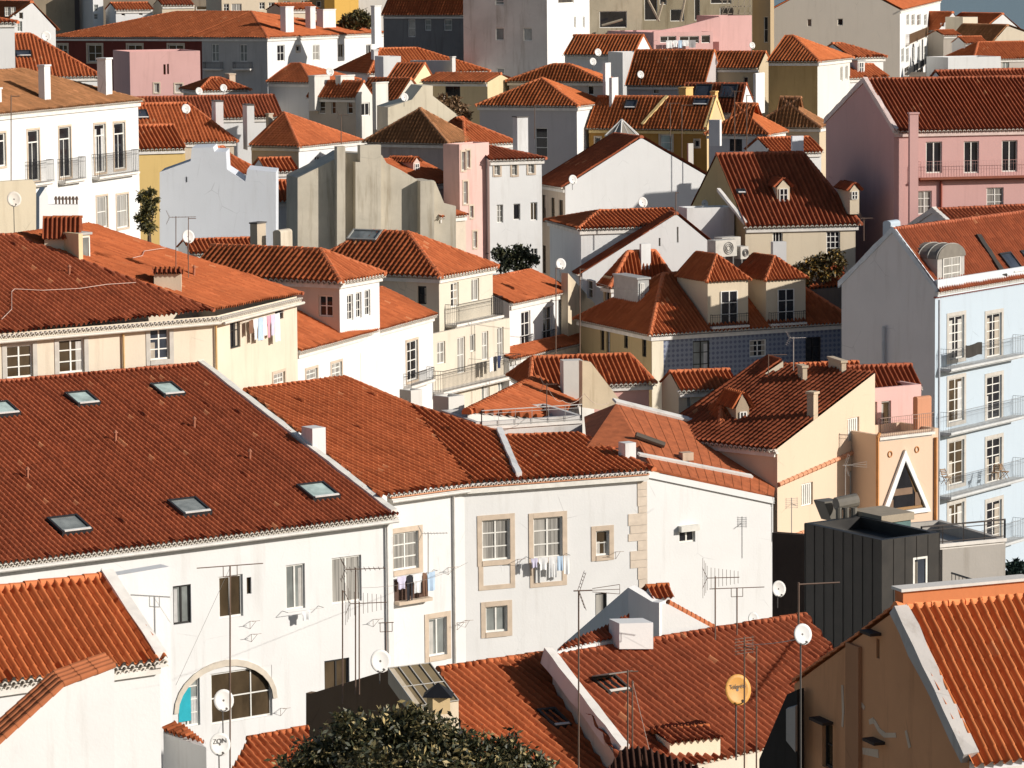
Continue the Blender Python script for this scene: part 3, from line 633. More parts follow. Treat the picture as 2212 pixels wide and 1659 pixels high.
h = H('tall beige block with a blank gable and white balconied front', (1944, 21), 440, 80, Rx=2031, Lx=1664, rt='x', ap=(1804, -52), wall=(.85, .76, .64), dirt=.15, tw=.4, done=None,
  wins=[('L', 1744, 41, 1753, 57, '11o'), ('L', 1809, 40, 1821, 55, '11d'), ('F', 1958, 31, 1964, 55, '22g'), ('F', 1969, 31, 1976, 55, '22g'), ('F', 1981, 31, 1989, 55, '22g'), ('F', 1996, 31, 2002, 55, '22g'), ('F', 2011, 30, 2019, 59, '22g'),
        ('F', 1947, 104, 1953, 135, '22g'), ('F', 1957, 104, 1963, 135, '22g'), ('F', 1970, 102, 1976, 133, '22g'), ('F', 1982, 100, 1988, 132, '22g'), ('F', 1996, 99, 2002, 131, '22g'), ('F', 2009, 98, 2016, 130, '22g'), ('F', 1954, 144, 1965, 168, '22o'), ('F', 1980, 141, 1993, 160, '22o'), ('F', 2008, 138, 2019, 162, '22o')])
h.faces['F']['mat'] = plaster(WHITE, .25); h.done()
h.balc('F', 1956, 66, 1998, 86, col=(.2, .12, .07)); h.balc('F', 1952, 136, 1996, 150, col=(.1, .1, .1))
# ---- houses by the river, top right
H('white gabled house at the river edge in the top right', (2029, 63), 520, 25, Rx=2081, dep=10, rt='y', ap=(2058, 28), tw=.45, wins=[('F', 2033, 50, 2040, 58, '11d'), ('F', 2062, 50, 2076, 58, '11d')])
H('plain cream block standing among the river edge roofs', (2080, 37), 500, 25, Rx=2112, dep=5, rt='flat', wall=(.72, .64, .5))
H('dark red roofed house at the river skyline', (2111, 53), 545, 20, Rx=2166, dep=10, rt='x', ry=31, tile=T2, tw=.45)
H('white house with a broad gable under the skyline roofs', (2108, 78), 512, 25, Rx=2216, dep=12, rt='y', ap=(2166, 31), tw=.45, wins=[('F', 2150, 60, 2158, 72, '11d')])
H('beige gabled house with a weathered brown roof at the right edge', (2128, 112), 480, 25, Rx=2320, dep=12, rt='y', ap=(2176, 56), tw=.45, tile=T3, wall=(.62, .54, .42))
H('orange hipped roof house at the right edge below the beige gable', (2105, 128), 458, 20, Rx=2330, dep=9, rt='x', hi=(3, 3), ry=93, tw=.4, wall=(.5, .45, .4), wins=[('F', 2118, 134, 2148, 150, '21g'), ('F', 2165, 134, 2180, 150, '21g')])
H('tiny orange roofed hut left of the white chimney block', (2038, 77), 472, 20, Rx=2077, dep=5, rt='x', ry=67, tw=.4, wall=(.45, .4, .34))
H('small hut with a short orange roof among river edge walls', (2084, 94), 464, 20, Rx=2133, dep=4, rt='x', ry=81, tw=.4)
H('pale grey white flat block below the orange hipped roof', (2048, 124), 440, 22, Rx=2162, dep=6, rt='flat', wall=(.66, .66, .65))
# ---- second rank
h = House('long house with maroon and grey fronts and a white end', tw=.36, wall=(.50, .48, .45), dirt=.5).rect((577, 82), 380, 62, Rx=832, Lx=112, rt='y', hi=(11, 9), ry=27)
h.split('L', 436, plaster(MAROON, .5)); h.faces['F']['mat'] = plaster(WHITE, .25)
for a in [('M', 190, 97, 220, 133, '22oS'), ('M', 276, 97, 307, 125, '22oS'), ('M', 364, 97, 396, 125, '22oS'), ('M', 126, 97, 145, 120, '22oS'), ('L', 457, 95, 473, 133, '22g'), ('L', 518, 96, 534, 133, '22g'), ('F', 599, 97, 615, 132, '22d'), ('F', 640, 99, 648, 111, '11ds'), ('F', 676, 97, 690, 130, '22c'), ('F', 731, 95, 742, 124, '21o'), ('F', 791, 96, 802, 118, '21d')]: h.win(*a)
for a, f in (((606, 635, 14, 74), .6), ((660, 682, 14, 66), .5), ((684, 732, 20, 64), .7), ((802, 824, 12, 74), .65)): h.chim(*a, fr=f, cap='f', col=WHITE)
h.balc('L', 444, 134, 482, 148); h.balc('L', 508, 134, 545, 148); h.done()
H('pink flat topped house with two tiny white framed windows', (280, 112), 335, 18, Rx=432, Lx=244, rt='flat', wall=PINK, wins=[('F', 333, 180, 344, 200, '11cs'), ('F', 378, 181, 394, 200, '11cs'), ('F', 353, 139, 358, 161, '11or'), ('F', 361, 138, 365, 160, '11or')])
H('low orange roofed hut beside the pink flat topped house', (433, 196), 322, 20, Rx=535, dep=7, rt='x', hi=(2, 2), ry=170, wall=CREAM, tw=.34, chims=[(452, 474, 181, 205, {'fr': .55, 'col': CREAM}), (486, 509, 159, 195, {'fr': .55, 'col': CREAM, 'd': 326})])
h = H('tiled roof house with a dish on its ridge at the upper left', (20, 166), 300, 15, Rx=212, dep=14, rt='x', hi=(0, 5.5), ry=76, tw=.34, done=None, tile=T1); h.done(); h.sky(50, 120, 1.5, 1.1)
h = H('tall orange roof house between the dark grey house and small roofs', (800, 158), 342, 20, Rx=1052, dep=12, rt='x', hi=(3, 6), ry=107, tile=T4, tw=.36)
h.chim(802, 817, 107, 139, fr=.6, d=345)
H('low white parapet box on the small roofs', (828, 122), 336, 20, Rx=866, dep=3, rt='flat', wall=WHITE)
h = H('grey shaded wall house with a slim white chimney at its end', (974, 131), 331, 62, Rx=984, Lx=886, rt='flat', wall=(.6, .58, .55)); h.chim(975, 984, 122, 158, fr=.8, d=330)
H('small hipped roof house carrying a dish above a grey wall', (672, 178), 315, 60, Rx=772, Lx=579, rt='y', hi=(4, 0), ry=140, wall=(.55, .53, .5), tw=.34)
h = H('grey stone house under two broad chimneys with closed shutters', (768, 208), 300, 62, Rx=804, Lx=667, rt='y', ry=178, wall=(.5, .44, .36), dirt=.7, tw=.34, done=None,
  wins=[('L', 688, 218, 703, 246, '12o'), ('L', 716, 218, 725, 246, '12o'), ('L', 750, 218, 762, 246, '12o'), ('F', 781, 222, 799, 250, '21d')])
h.faces['F']['mat'] = plaster(WHITE2, .3); h.done(); h.chim(667, 713, 163, 212, fr=.72, col=WHITE2, d=301); h.chim(725, 766, 163, 208, fr=.72, col=WHITE2, d=302)
h = H('red tiled roof house between the two broad chimneys and the cream gable', (860, 214), 307, 62, Rx=915, Lx=770, rt='y', ry=172, tw=.36, wall=(.6, .55, .46)); h.chim(805, 839, 178, 252, fr=.78, col=WHITE2, d=298)
H('pale yellow gabled house among the small roofs', (882, 192), 322, 72, Rx=944, Lx=824, rt='y', ap=(918, 139), wall=(.76, .64, .40), tw=.36, wins=[('L', 838, 172, 845, 182, '21d')])
slab('cream stepped gable wall sloping down to the right', 'wall', 'gable_wall', [(838, 232), (890, 215), (913, 185), (935, 185), (935, 207), (1010, 265), (1010, 330), (838, 330)], 287, 15, 4.5, (.76, .68, .52), .5)
H('brown fronted house with a dark double window under a low roof', (1053, 178), 308, 65, Rx=1106, Lx=913, rt='y', ap=(1082, 161), wall=(.66, .53, .32), tw=.36, wins=[('L', 962, 179, 994, 208, '21dk')])
H('mauve shaded house under a wide hipped orange roof', (1303, 172), 308, 69, Rx=1325, Lx=1100, rt='y', hi=(4, 4), ry=141, wall=(.48, .42, .38), tile=T4, tw=.34, wins=[('L', 1269, 185, 1283, 205, '11d')])
h = H('hipped roof house with a white flank and fluted chimney tower', (1246, 227), 285, 69, Rx=1304, Lx=1036, rt='y', hi=(4.7, 4.7), ry=171, wall=(.52, .48, .46), tile=T4, tw=.34, done=None, wins=[('L', 1156, 276, 1183, 340, '13d')])
h.faces['F']['mat'] = plaster(WHITE, .2); h.done(); h.chim(1303, 1320, 136, 232, fr=.7, d=290, cap='n', col=WHITE); h.chim(1316, 1336, 168, 232, fr=.7, d=288, cap='n', col=WHITE)
H('house with a bright orange roof and white triangular gable', (1371, 117), 335, 73, Rx=1408, Lx=1220, rt='y', ap=(1390, 78), tile=T4, tw=.36)
H('plain white wall block left of the wide striped roof', (1345, 113), 325, 20, Rx=1402, dep=4, rt='flat')
H('wide striped orange roof house with a dim purple grey front', (1524, 180), 314, 69, Rx=1562, Lx=1354, rt='y', ry=111, wall=(.5, .45, .43), tile=T4, tw=.34, wins=[('L', 1410, 188, 1424, 203, '11d')])
H('tan house under an orange roof left of the ochre house', (1640, 145), 316, 69, Rx=1668, Lx=1522, rt='y', ry=114, wall=(.52, .42, .28), tile=T4, tw=.34, wins=[('L', 1606, 166, 1616, 184, '11d')])
h = H('ochre walled house with a striped hipped roof', (1766, 132), 300, 69, Rx=1836, Lx=1660, rt='y', hi=(4, 0), ry=80, wall=(.50, .34, .15), dirt=.6, tile=T4, tw=.34, done=None, wins=[('F', 1815, 144, 1820, 175, '11c'), ('F', 1826, 142, 1831, 172, '11c')])
h.faces['F']['mat'] = plaster(WHITE2, .2); h.done()
H('small orange roof peeping right of the ochre house', (1836, 124), 320, 30, Rx=1908, dep=6, rt='x', hi=(0, 3), ry=96, tw=.36)
h = H('low orange roof with a blue shuttered dormer beside the beige block', (1832, 168), 311, 30, Rx=1918, dep=5, rt='x', ry=143, tw=.34); h.dormer(1853, 1868, 132, 158, 126, win=(1856, 135, 1865, 157), st='22b', kind='f', deep=2)
h = H('mustard yellow house with two striped roofs and pale party strips', (1527, 275), 283, 69, Rx=1566, Lx=1272, rt='y', ry=212, wall=MUST, dirt=.5, par='F', trim=(.78, .56, .25), tile=T4, tw=.33, done=None,
  wins=[('L', 1286, 297, 1297, 313, '11ds'), ('L', 1426, 291, 1452, 325, '12vs'), ('L', 1501, 303, 1510, 317, '11ds')])
h.faces['F']['mat'] = plaster((.68, .50, .28), .3); h.strip([(1388, 272), (1443, 211)]); h.chim(1466, 1497, 189, 212, fr=.5, col=(.78, .48, .18), d=294); h.chim(1535, 1551, 197, 224, fr=.4, col=(.78, .48, .18), d=286); h.sky(1364, 229, 1.1, 1.0); h.sky(1515, 224, 1.4, .8); h.done()
h = H('house with two dark skylights in its roof and a white gable', (1600, 237), 296, 69, Rx=1632, Lx=1470, rt='y', ap=(1612, 183), tile=T2, tw=.34, done=None); h.sky(1520, 200, 1.6, 1.5, sill=False); h.sky(1575, 200, 1.6, 1.5, sill=False); h.chim(1628, 1652, 160, 218, fr=.8, cap='a', d=292); h.done()
H('brown hipped roof house in front of the ochre house', (1770, 266), 284, 69, Rx=1788, Lx=1628, rt='y', hi=(4, 4), ry=212, tile=T3, tw=.33, wall=(.55, .45, .32))
h = H('pale house under a hipped roof beside the mustard house', (1657, 286), 274, 69, Rx=1693, Lx=1531, rt='y', hi=(3.6, 3.6), ry=226, wall=(.62, .60, .60), tile=T4, tw=.32, wins=[('L', 1576, 297, 1603, 327, '22dk')]); h.chim(1531, 1559, 259, 285, fr=.15, cap='n', col=WHITE, d=272)
h = H('little orange roof with a square white chimney', (1664, 330), 268, 20, Rx=1774, dep=5, rt='x', ry=301, tw=.32); h.chim(1709, 1736, 294, 334, fr=.9, cap='n', col=(.75, .76, .78), d=256)
# ---- pink house on the right
h = House('large pink house with tall windows, red roof and shaded flank', wall=PINK, dirt=.2, tile=T2, tw=.30, trim=(.76, .60, .54)).rect((1931, 281), 222, 12, Rx=2330, Lx=1784, rt='x', ap=(1866, 174), par='L')
for a in [(2000, 306, 2035, 374), (2082, 305, 2115, 374), (2164, 303, 2198, 371)]: h.win('F', *a, '21dh')
for a in [(1982, 412, 2013, 463), (2131, 405, 2168, 452)]: h.win('F', *a, '23ch')
h.chim(1962, 1984, 243, 300, fr=.85, d=221.2, deep=14, col=PINK); h.done()
h.balc('F', 1984, 345, 2300, 380, out=.5, r=.008, gap=.2, col=(.6, .35, .32), slab=plain('red_ledge', (.3, .1, .06), .8))
B = Acc(); f = h.faces['F']; u = h.uv(f, 2032, 400)[0]; p = f['o'] + f['d'] * u + f['n'] * .1; B.tube(p + UP * h.uv(f, 2032, 386)[1], p + UP * (h.zb + 1), .09, 8); B.build('drainpipe', plain('pipe_red', (.32, .08, .05), .6), h.root)
H('red roof ending at the right edge behind the pink house', (2080, 236), 246, 20, Rx=2360, dep=9, rt='x', ry=156, tile=T2, tw=.32)
# ------------------------------------------------------------------ middle of the town, left
h = House('tall white house with iron balconies under a weathered brown roof', wall=WHITE, dirt=.2, tile=T3, tw=.28).rect((-60, 250), 205, 64, B=(298, 216), dep=12, rt='x', hi=(0, 6), rise=2.3)
for a in [(60, 281, 85, 391), (128, 274, 153, 383), (204, 268, 228, 373), (246, 265, 270, 365), (-14, 288, 12, 360)]: h.win('F', *a, '21dts')
for a in [(209, 424, 232, 492), (252, 420, 277, 492)]: h.win('F', *a, '12cs')
h.balc('F', 55, 347, 101, 394); h.balc('F', 125, 341, 170, 388); h.balc('F', 199, 328, 285, 376)
h.chim(84, 110, 140, 221, fr=.5); h.chim(211, 243, 125, 211, fr=.42); h.chim(-30, 4, 190, 228, fr=.5); h.done()
r, rt = slab('cream wall with a dish pole in front of the tall white house', 'wall', 'garden_wall', [(-30, 394), (70, 388), (78, 400), (78, 540), (-30, 540)], 183, 30, .5, (.66, .57, .42), .3)
r, rt = slab('white chimney block carrying a row of clay pots', 'chimney', 'chimney_block', [(85, 425), (98, 405), (104, 425), (104, 442), (170, 442), (170, 530), (85, 530)], 191, 30, .8, (.76, .75, .73), .2)
o, n, t = rt; B = Acc()
for i in range(7): p = hit(121 + i * 7.5, 442, o + n * .4, -n); B.tube(p, p + UP * .35, .06, 7); B.tube(p + UP * .3, p + UP * .5, .12, 7, .06)
B.build('chimney_pots', plain('clay_pot', (.14, .1, .08), .8), r)
h = H('bright yellow house beside the tall balconied white house', (255, 323), 266, 20, Rx=400, dep=8, rt='x', ry=276, wall=YEL, tw=.36)
h = H('striped orange roof house with a skylight behind the yellow house', (270, 309), 287, 20, Rx=505, dep=10, rt='x', hi=(0, 3), ry=228, tw=.34, done=None, wall=(.6, .5, .38)); h.sky(304, 251, 1.3, 1.3); h.done()
h = H('long dark red roof in the shade behind two tall chimneys', (295, 258), 306, 15, Rx=610, dep=9, rt='x', ry=213, tile=T2, tw=.34); h.chim(450, 483, 220, 270, fr=.5, d=296, cap='b'); h.chim(519, 550, 228, 296, fr=.5, d=290, cap='b')
h = House('house with a smooth orange hip and a small white flank', wall=(.5, .42, .33), dirt=.5, tw=.32).rect((645, 315), 272, 62, Rx=775, Lx=543, rt='y', hi=(4.5, 0), ry=246)
h.faces['F']['mat'] = plaster(WHITE, .2); h.win('F', 680, 338, 693, 360, '23d'); h.chim(575, 590, 245, 296, fr=.6, d=279); h.done()
h = H('small white house with a striped orange top beside the blank gable', (574, 370), 253, 20, Rx=641, dep=4, rt='x', ry=345, tw=.34, wins=[('F', 625, 391, 639, 414, '22d')])
h = H('low white house front with orange lean-to roof bits', (592, 432), 246, 15, Rx=692, dep=4, rt='x', ry=393, tw=.32)
r, rt = slab('big blank white gable wall with stepped top', 'wall', 'gable_wall', [(345, 372), (412, 348), (414, 320), (460, 318), (463, 328), (488, 328), (490, 366), (530, 392), (534, 366), (596, 372), (596, 560), (345, 560)], 229, 2, 5, (.62, .645, .68), .2)
flatwin(r, rt, 402, 381, 405, 394, '00d')
h = H('small orange roof behind the stepped white gable', (486, 376), 247, 40, Rx=560, dep=6, rt='x', hi=(2, 2), ry=320, tw=.32)
TANP = plaster((.60, .54, .43), .9)
r, rt = slab('tall tan concrete gable wall with chimney ribs and rust stains', 'wall', 'gable_wall', [(643, 384), (725, 343), (745, 330), (825, 335), (835, 352), (865, 367), (908, 392), (940, 392), (960, 440), (985, 445), (985, 570), (643, 570)], 239, 16, 4, None, mat=TANP, at=(645, 384))
for pts in ([(728, 317), (746, 316), (746, 540), (728, 540)], [(778, 314), (823, 313), (823, 538), (768, 538), (768, 350), (778, 350)], [(908, 391), (938, 390), (938, 526), (908, 526)]):
    o, n, t = rt; q = [hit(x, y, o - n * .9, -n) for x, y in pts]; B = Acc(); B.prism(q[::-1], n * .89); B.build('chimney_rib', TANP, r)
h = House('orange roof with a tiny dormer behind the tan gable', tw=.32, wall=(.6, .45, .38)).rect((800, 412), 246, 58, Rx=990, dep=9, rt='x', ry=360); h.dormer(893, 907, 352, 372, 340, win=(896, 354, 904, 371), st='22d', kind='g', deep=2.5); h.done()
H('mauve fronted house with a brown hipped roof', (966, 304), 268, 62, Rx=1024, Lx=793, rt='y', hi=(4, 4), ry=236, tile=T3, wall=(.5, .42, .38), dirt=.7, tw=.32)
h = House('narrow pink house squeezed beside the white house', wall=(.74, .48, .42), dirt=.5).rect((992, 312), 246, 52, Rx=1056, dep=1.6, rt='flat')
for a in [(997, 328, 1005, 368), (1008, 325, 1015, 362), (1001, 392, 1010, 440), (1015, 445, 1022, 470), (1022, 500, 1030, 535)]: h.win('F', *a, '12cs')
h.done()
H('pale peeling house foot below the tan gable', (948, 470), 242, 50, Rx=1006, dep=3, rt='x', ry=458, wall=(.68, .58, .46), dirt=.8, tw=.3, wins=[('F', 972, 492, 982, 530, '12c')])
H('orange roof left of the white chimney block', (1006, 312), 270, 40, Rx=1110, dep=8, rt='x', hi=(3, 3), ry=256, tw=.33)
h = House('white house with rows of small windows under a low red roof', wall=WHITE, tile=T2, tw=.3, dirt=.3).rect((1057, 346), 248, 22, Rx=1170, dep=8, rt='x', hi=(0, 3), ry=318)
for a in [(1068, 353, 1080, 378, '22cs'), (1106, 351, 1117, 378, '22cs'), (1141, 348, 1154, 374, '22cs'), (1073, 442, 1087, 481, '23c'), (1109, 440, 1124, 475, '11d'), (1146, 437, 1161, 476, '21o'), (1148, 537, 1161, 570, '23d')]: h.win('F', *a)
h.chim(1108, 1141, 254, 318, fr=.7, d=258, cap='b', col=WHITE); h.done()
h = House('white house with a plain lit gable and tan window side', wall=WHITE2, tile=T2, tw=.32, dirt=.15).rect((1221, 403), 256, 20, Rx=1548, Lx=1165, rt='y', ap=(1386, 298))
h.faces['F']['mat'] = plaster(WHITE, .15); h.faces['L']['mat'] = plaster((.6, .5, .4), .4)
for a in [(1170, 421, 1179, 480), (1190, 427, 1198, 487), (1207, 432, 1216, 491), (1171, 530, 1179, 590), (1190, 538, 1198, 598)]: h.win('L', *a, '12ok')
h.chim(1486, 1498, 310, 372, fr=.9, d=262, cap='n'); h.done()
h = House('cream house with a deep red roof half in shadow', wall=(.68, .58, .43), dirt=.25, tile=T2, tw=.34).rect((1610, 487), 220.5, 11, Rx=1848, dep=15.5, rt='x', hi=(0, 1.6), ry=336, rf=.5)
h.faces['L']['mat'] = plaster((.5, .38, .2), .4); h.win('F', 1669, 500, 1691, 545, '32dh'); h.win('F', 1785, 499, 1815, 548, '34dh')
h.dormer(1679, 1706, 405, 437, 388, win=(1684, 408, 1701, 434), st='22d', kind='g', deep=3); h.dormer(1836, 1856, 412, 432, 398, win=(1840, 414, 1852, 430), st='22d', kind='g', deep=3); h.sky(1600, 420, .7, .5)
h.chim(1665, 1699, 523, 600, fr=.85, d=219, deep=10, col=WHITE, cap='n'); h.chim(1553, 1602, 350, 382, fr=.9, d=230, col=(.68, .55, .42)); h.strip([(1552, 410), (1611, 484)], w=.25, h=.15); h.done()
h = H('low white house under a hipped red roof before the plain gable', (1255, 494), 220.3, 15, Rx=1490, dep=8, rt='x', hi=(2.5, 0), ry=458, tw=.3)
h = House('white gabled house with a stepped tile coping on its left slope', wall=WHITE, dirt=.15, tw=.3, tile=T2).rect((1258, 590), 218, 15, Rx=1600, dep=1.3, rt='y', ap=(1461, 463))
h.win('F', 1462, 490, 1466, 524, '11c'); h.win('F', 1423, 514, 1427, 532, '11d'); h.win('L', 1268, 605, 1280, 645, '12o'); h.done()
H('plain white block with a flat top right of the stepped coping', (1484, 450), 222, 15, Rx=1586, dep=2, rt='flat', dirt=.4)
h = House('small white house with a tall white chimney and hipped red roof', wall=WHITE, tw=.28).rect((1320, 597), 214, 27, Rx=1450, Lx=1303, rt='x', hi=(1.6, 1), ry=546); h.chim(1382, 1406, 527, 590, fr=.85, cap='n')
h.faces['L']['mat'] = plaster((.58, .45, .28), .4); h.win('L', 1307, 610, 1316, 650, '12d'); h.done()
# blue tiled house with dormers
def azulejo():
    m, t, b = newmat('blue_wall_tiles'); g = t.nodes.new('ShaderNodeTexCoord'); mp = t.nodes.new('ShaderNodeMapping'); mp.inputs['Rotation'].default_value = (0, 0, rad(-35)); t.links.new(g.outputs['Object'], mp.inputs[0])
    s1 = t.nodes.new('ShaderNodeSeparateXYZ'); t.links.new(mp.outputs[0], s1.inputs[0])
    def sn(o): a = t.nodes.new('ShaderNodeMath'); a.operation = 'MULTIPLY'; a.inputs[1].default_value = 2 * math.pi / .32; t.links.new(o, a.inputs[0]); c = t.nodes.new('ShaderNodeMath'); c.operation = 'COSINE'; t.links.new(a.outputs[0], c.inputs[0]); return c.outputs[0]
    a = t.nodes.new('ShaderNodeMath'); a.operation = 'ADD'; t.links.new(sn(s1.outputs[0]), a.inputs[0]); t.links.new(sn(s1.outputs[2]), a.inputs[1])
    c = ramp(t, a.outputs[0], 0.1, 0.75, (.24, .27, .33), (.115, .135, .21)); t.links.new(c, b.inputs['Base Color']); b.inputs['Roughness'].default_value = .35; return m
h = House('blue tiled house with cream dormers and a dark red roof', wall=(.70, .58, .38), dirt=.4, tile=T1, tw=.29).rect((1408, 719), 204, 25, Rx=1840, dep=10.5, rt='x', hi=(3.6, 3), ry=594)
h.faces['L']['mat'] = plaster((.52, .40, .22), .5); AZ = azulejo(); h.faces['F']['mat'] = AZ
for a in [(1297, 706, 1305, 757), (1310, 712, 1318, 770), (1348, 708, 1356, 752), (1387, 728, 1396, 771)]: h.win('L', *a, '22dk')
for a in [(1497, 736, 1533, 812, '23gk'), (1619, 734, 1656, 771, '23dh'), (1740, 728, 1774, 792, '23dk')]: h.win('F', *a)
f = h.faces['F']; B = Acc(); u1 = h.uv(f, 1433, 760)[0]; B.box(f['o'] + UP * h.zb + f['n'] * .001 - f['d'] * .02, f['d'] * u1, UP * (h.z - h.zb - .36), f['n'] * .05); B.build('corner_pilaster', plaster((.80, .72, .56), .3), h.root)
dw = plaster((.66, .56, .41), .2)
for x0, x1, yt, yb, ry, w in ((1529, 1616, 609, 704, 552, (1557, 629, 1592, 703)), (1655, 1740, 606, 698, 556, (1680, 625, 1714, 697))):
    D = h.dormer(x0, x1, yt, yb, ry, win=w, st='23d', deep=4.2, wall=dw)
    h.balc('F', x0 + 6, (w[1] + w[3]) / 2 + 12, x1 - 4, w[3], out=.3, gap=.16)
h.dormer(1378, 1402, 604, 660, 592, win=(1383, 612, 1390, 655), st='23d', deep=3.5, kind='f', wall=plain('zinc', (.42, .42, .40), .5)); h.done()
h = House('pale blue house with round zinc dormer and long balconies', wall=BLUE, dirt=.12, tile=T2, tw=.3, trim=(.58, .63, .67)).rect((2020, 622), 198, 52, Rx=2420, Lx=1818, rt='x', ap=(1928, 497), par='L', cor=False)
h.faces['L']['mat'] = plaster((.66, .645, .64), .25)
for y0, y1 in ((682, 775), (817, 910), (952, 1046), (1087, 1180)):
    h.win('F', 2049, y0, 2082, y1, '24oSh' if y0 > 800 else '25dSh'); h.win('F', 2131, y0 - 5, 2163, y1 - 5, '25dSh'); h.win('F', 2222, y0 - 12, 2254, y1 - 13, '25dSh')
sb = plain('balcony_slab', (.55, .56, .55), .8)
for y0, y1 in ((738, 779), (872, 914), (1008, 1050), (1140, 1182)): h.balc('F', 2027, y0, 2188, y1, out=.9, r=.009, col=(.22, .22, .22), slab=sb, gap=.15)
f = h.faces['F']; B = Acc(); z1 = h.z + .5; o = f['o'] + f['n'] * .02; B.box(o + UP * (h.z - .55) - f['d'] * .02, f['d'] * h.ln, UP * 1.05, -f['n'] * -.18); B.build('parapet', plaster((.60, .64, .66), .1), h.root)
e0 = o + UP * (h.z - .62) + f['n'] * .1; eave_ends(e0, e0 + f['d'] * h.ln, f['n'], h.root, plain('red_tile_trim', (.3, .1, .08), .8), tile=.3, r=.11, rows=1)
h.dormer(2025, 2083, 560, 612, 526, win=(2036, 556, 2072, 607), st='23c', deep=4.0, kind='r', wall=plain('zinc', (.42, .40, .37), .6)); h.sky(2180, 572, 1.5, 1.6); h.sky(2225, 566, 1.5, 1.6)
h.chim(1907, 1945, 483, 540, fr=.55, cap='a', d=200.8); h.strip([(2108, 512), (2165, 600)], w=.5, h=.3, mat=plain('tar', (.04, .035, .03), .8), name='party_wall')
B = Acc(); B.tube(P(2029, 648, 197.4), Vector((P(2029, 648, 197.4).x, P(2029, 648, 197.4).y, h.zb)), .07, 6); L_ = h.faces['L']; q = hit(1908, 705, L_['o'] + L_['n'] * .15, L_['n']); B.build('drainpipe', plain('pipe_grey', (.45, .47, .5), .5), h.root); B = Acc(); B.tube(q, q - UP * 3.2, .1, 8); B.build('flue', plain('pipe_grey', (.45, .47, .5), .5), h.root); h.done()
# roofs behind the blue house
lean('small orange roof tucked behind the grey flank of the blue house', 'shed', 'shed', (1745, 622), (1822, 618), 213.5, 24, [(1745, 626), (1824, 620), (1822, 566), (1800, 570)], T1, .3, wall=(.2, .16, .13))
h = H('red roof house with a white chimney between pink and blue houses', (2085, 520), 214, 25, Rx=2420, dep=8, rt='x', ry=455, tile=T2, tw=.3, par='L'); h.chim(2080, 2118, 475, 520, fr=.75, d=211)
# ---- yellow house on the left (two fronts, hipped roof)
h = House('yellow plastered house with a broad two sided red roof', wall=(.69, .60, .475), dirt=.4, tile=T2, tw=.26)
a0 = P(-80, 727, 155); a1 = Pz(468, 682, a0.z); a2 = Pz(641, 640, a0.z); h.base((a0 + a2) / 2); h.k, h.z = a0, a0.z
p1 = pitch_plane(a0, a1, 19); apx = hp(p1, 25, 510); d2 = (a2 - a1); n2 = d2.cross(apx - a1).normalized(); n2 = n2 if n2.z > 0 else -n2; p2 = (a1, n2)
q1 = [hp(p1, *c) for c in ((-84, 733), (462, 673), (25, 510), (-90, 514))]; q2 = [hp(p2, *c) for c in ((462, 673), (655, 637), (192, 487), (25, 510))]
h.planes = [q1, q2]; r = roof_mesh([q1], h.tm, h.root, tile=.29); roof_mesh([q2], TM(T1), h.root, tile=.26); ridge_caps([(q1[1], q1[2]), (q2[2], q2[3]), (q2[1], q2[2]), (q1[2], q1[3])], r, h.capm, r=.13)
em = plain('eave_mortar', (.66, .6, .52), .85); hh = []
for a, b, key in ((a0, a1, 'F'), (a1, a2, 'G')):
    dd = (b - a).normalized(); W_ = (b - a).length; h.face(key, a, dd, [(0, h.zb), (W_, h.zb), (W_, h.z), (0, h.z)]); o = h.faces[key]['n']
    eave_ends(a + o * .3 - UP * .12, b + o * .3 - UP * .12, o, r, em, tile=.26, r=.1, rows=2)
    B = Acc(); B.box(a - UP * .45 + o * .02, b - a, o * .26, UP * .2); B.build('cornice', plain('painted_trim', (.7, .62, .5), .8), h.root)
    B = Acc(); B.tube(a - UP * .38 + o * .42, b - UP * .34 + o * .42, .08, 7); hh.append(B.build('gutter', plain('gutter_paint', (.66, .62, .54), .6), h.root))
bk = [a2, Vector((a2.x - 6, a2.y + 6, a2.z)), Vector((a0.x - 4, a0.y + 12, a0.z))]; 
for a, b in ((bk[0], bk[1]), (bk[1], bk[2]), (bk[2], a0)): h.face('B%d' % len(h.faces), a, b - a, [(0, h.zb), ((b - a).length, h.zb), ((b - a).length, h.z), (0, h.z)])
for a in [(14, 745, 71, 816), (127, 732, 182, 805), (324, 709, 366, 777)]: h.win('F', *a, '23oSh' if a[0] != 324 else '23bSh')
h.win('G', 497, 676, 519, 752, '22dk'); h.win('G', 594, 656, 612, 690, '22dk'); h.win('G', 590, 805, 615, 830, '22cs')
for x, y, y1 in ((266, 712, 830), (466, 690, 830)):
    B = Acc(); q = hit(x, y, a0 + h.faces['F']['n'] * .12, h.faces['F']['n']); B.tube(q, q - UP * 3.5, .06, 7); B.build('drainpipe', plain('pipe_ochre', (.6, .38, .16), .6), h.root)
h.th = 39
h.cor = False; h.done(tiled=False)
h.dormer(168, 195, 508, 557, 470, st='11g', kind='f', win=(173, 512, 192, 555), deep=3.0, wall=plaster(CREAM, .3), th=39)
h.chim(92, 172, 505, 548, fr=.02, cap='n', col=(.76, .6, .36), d=167)
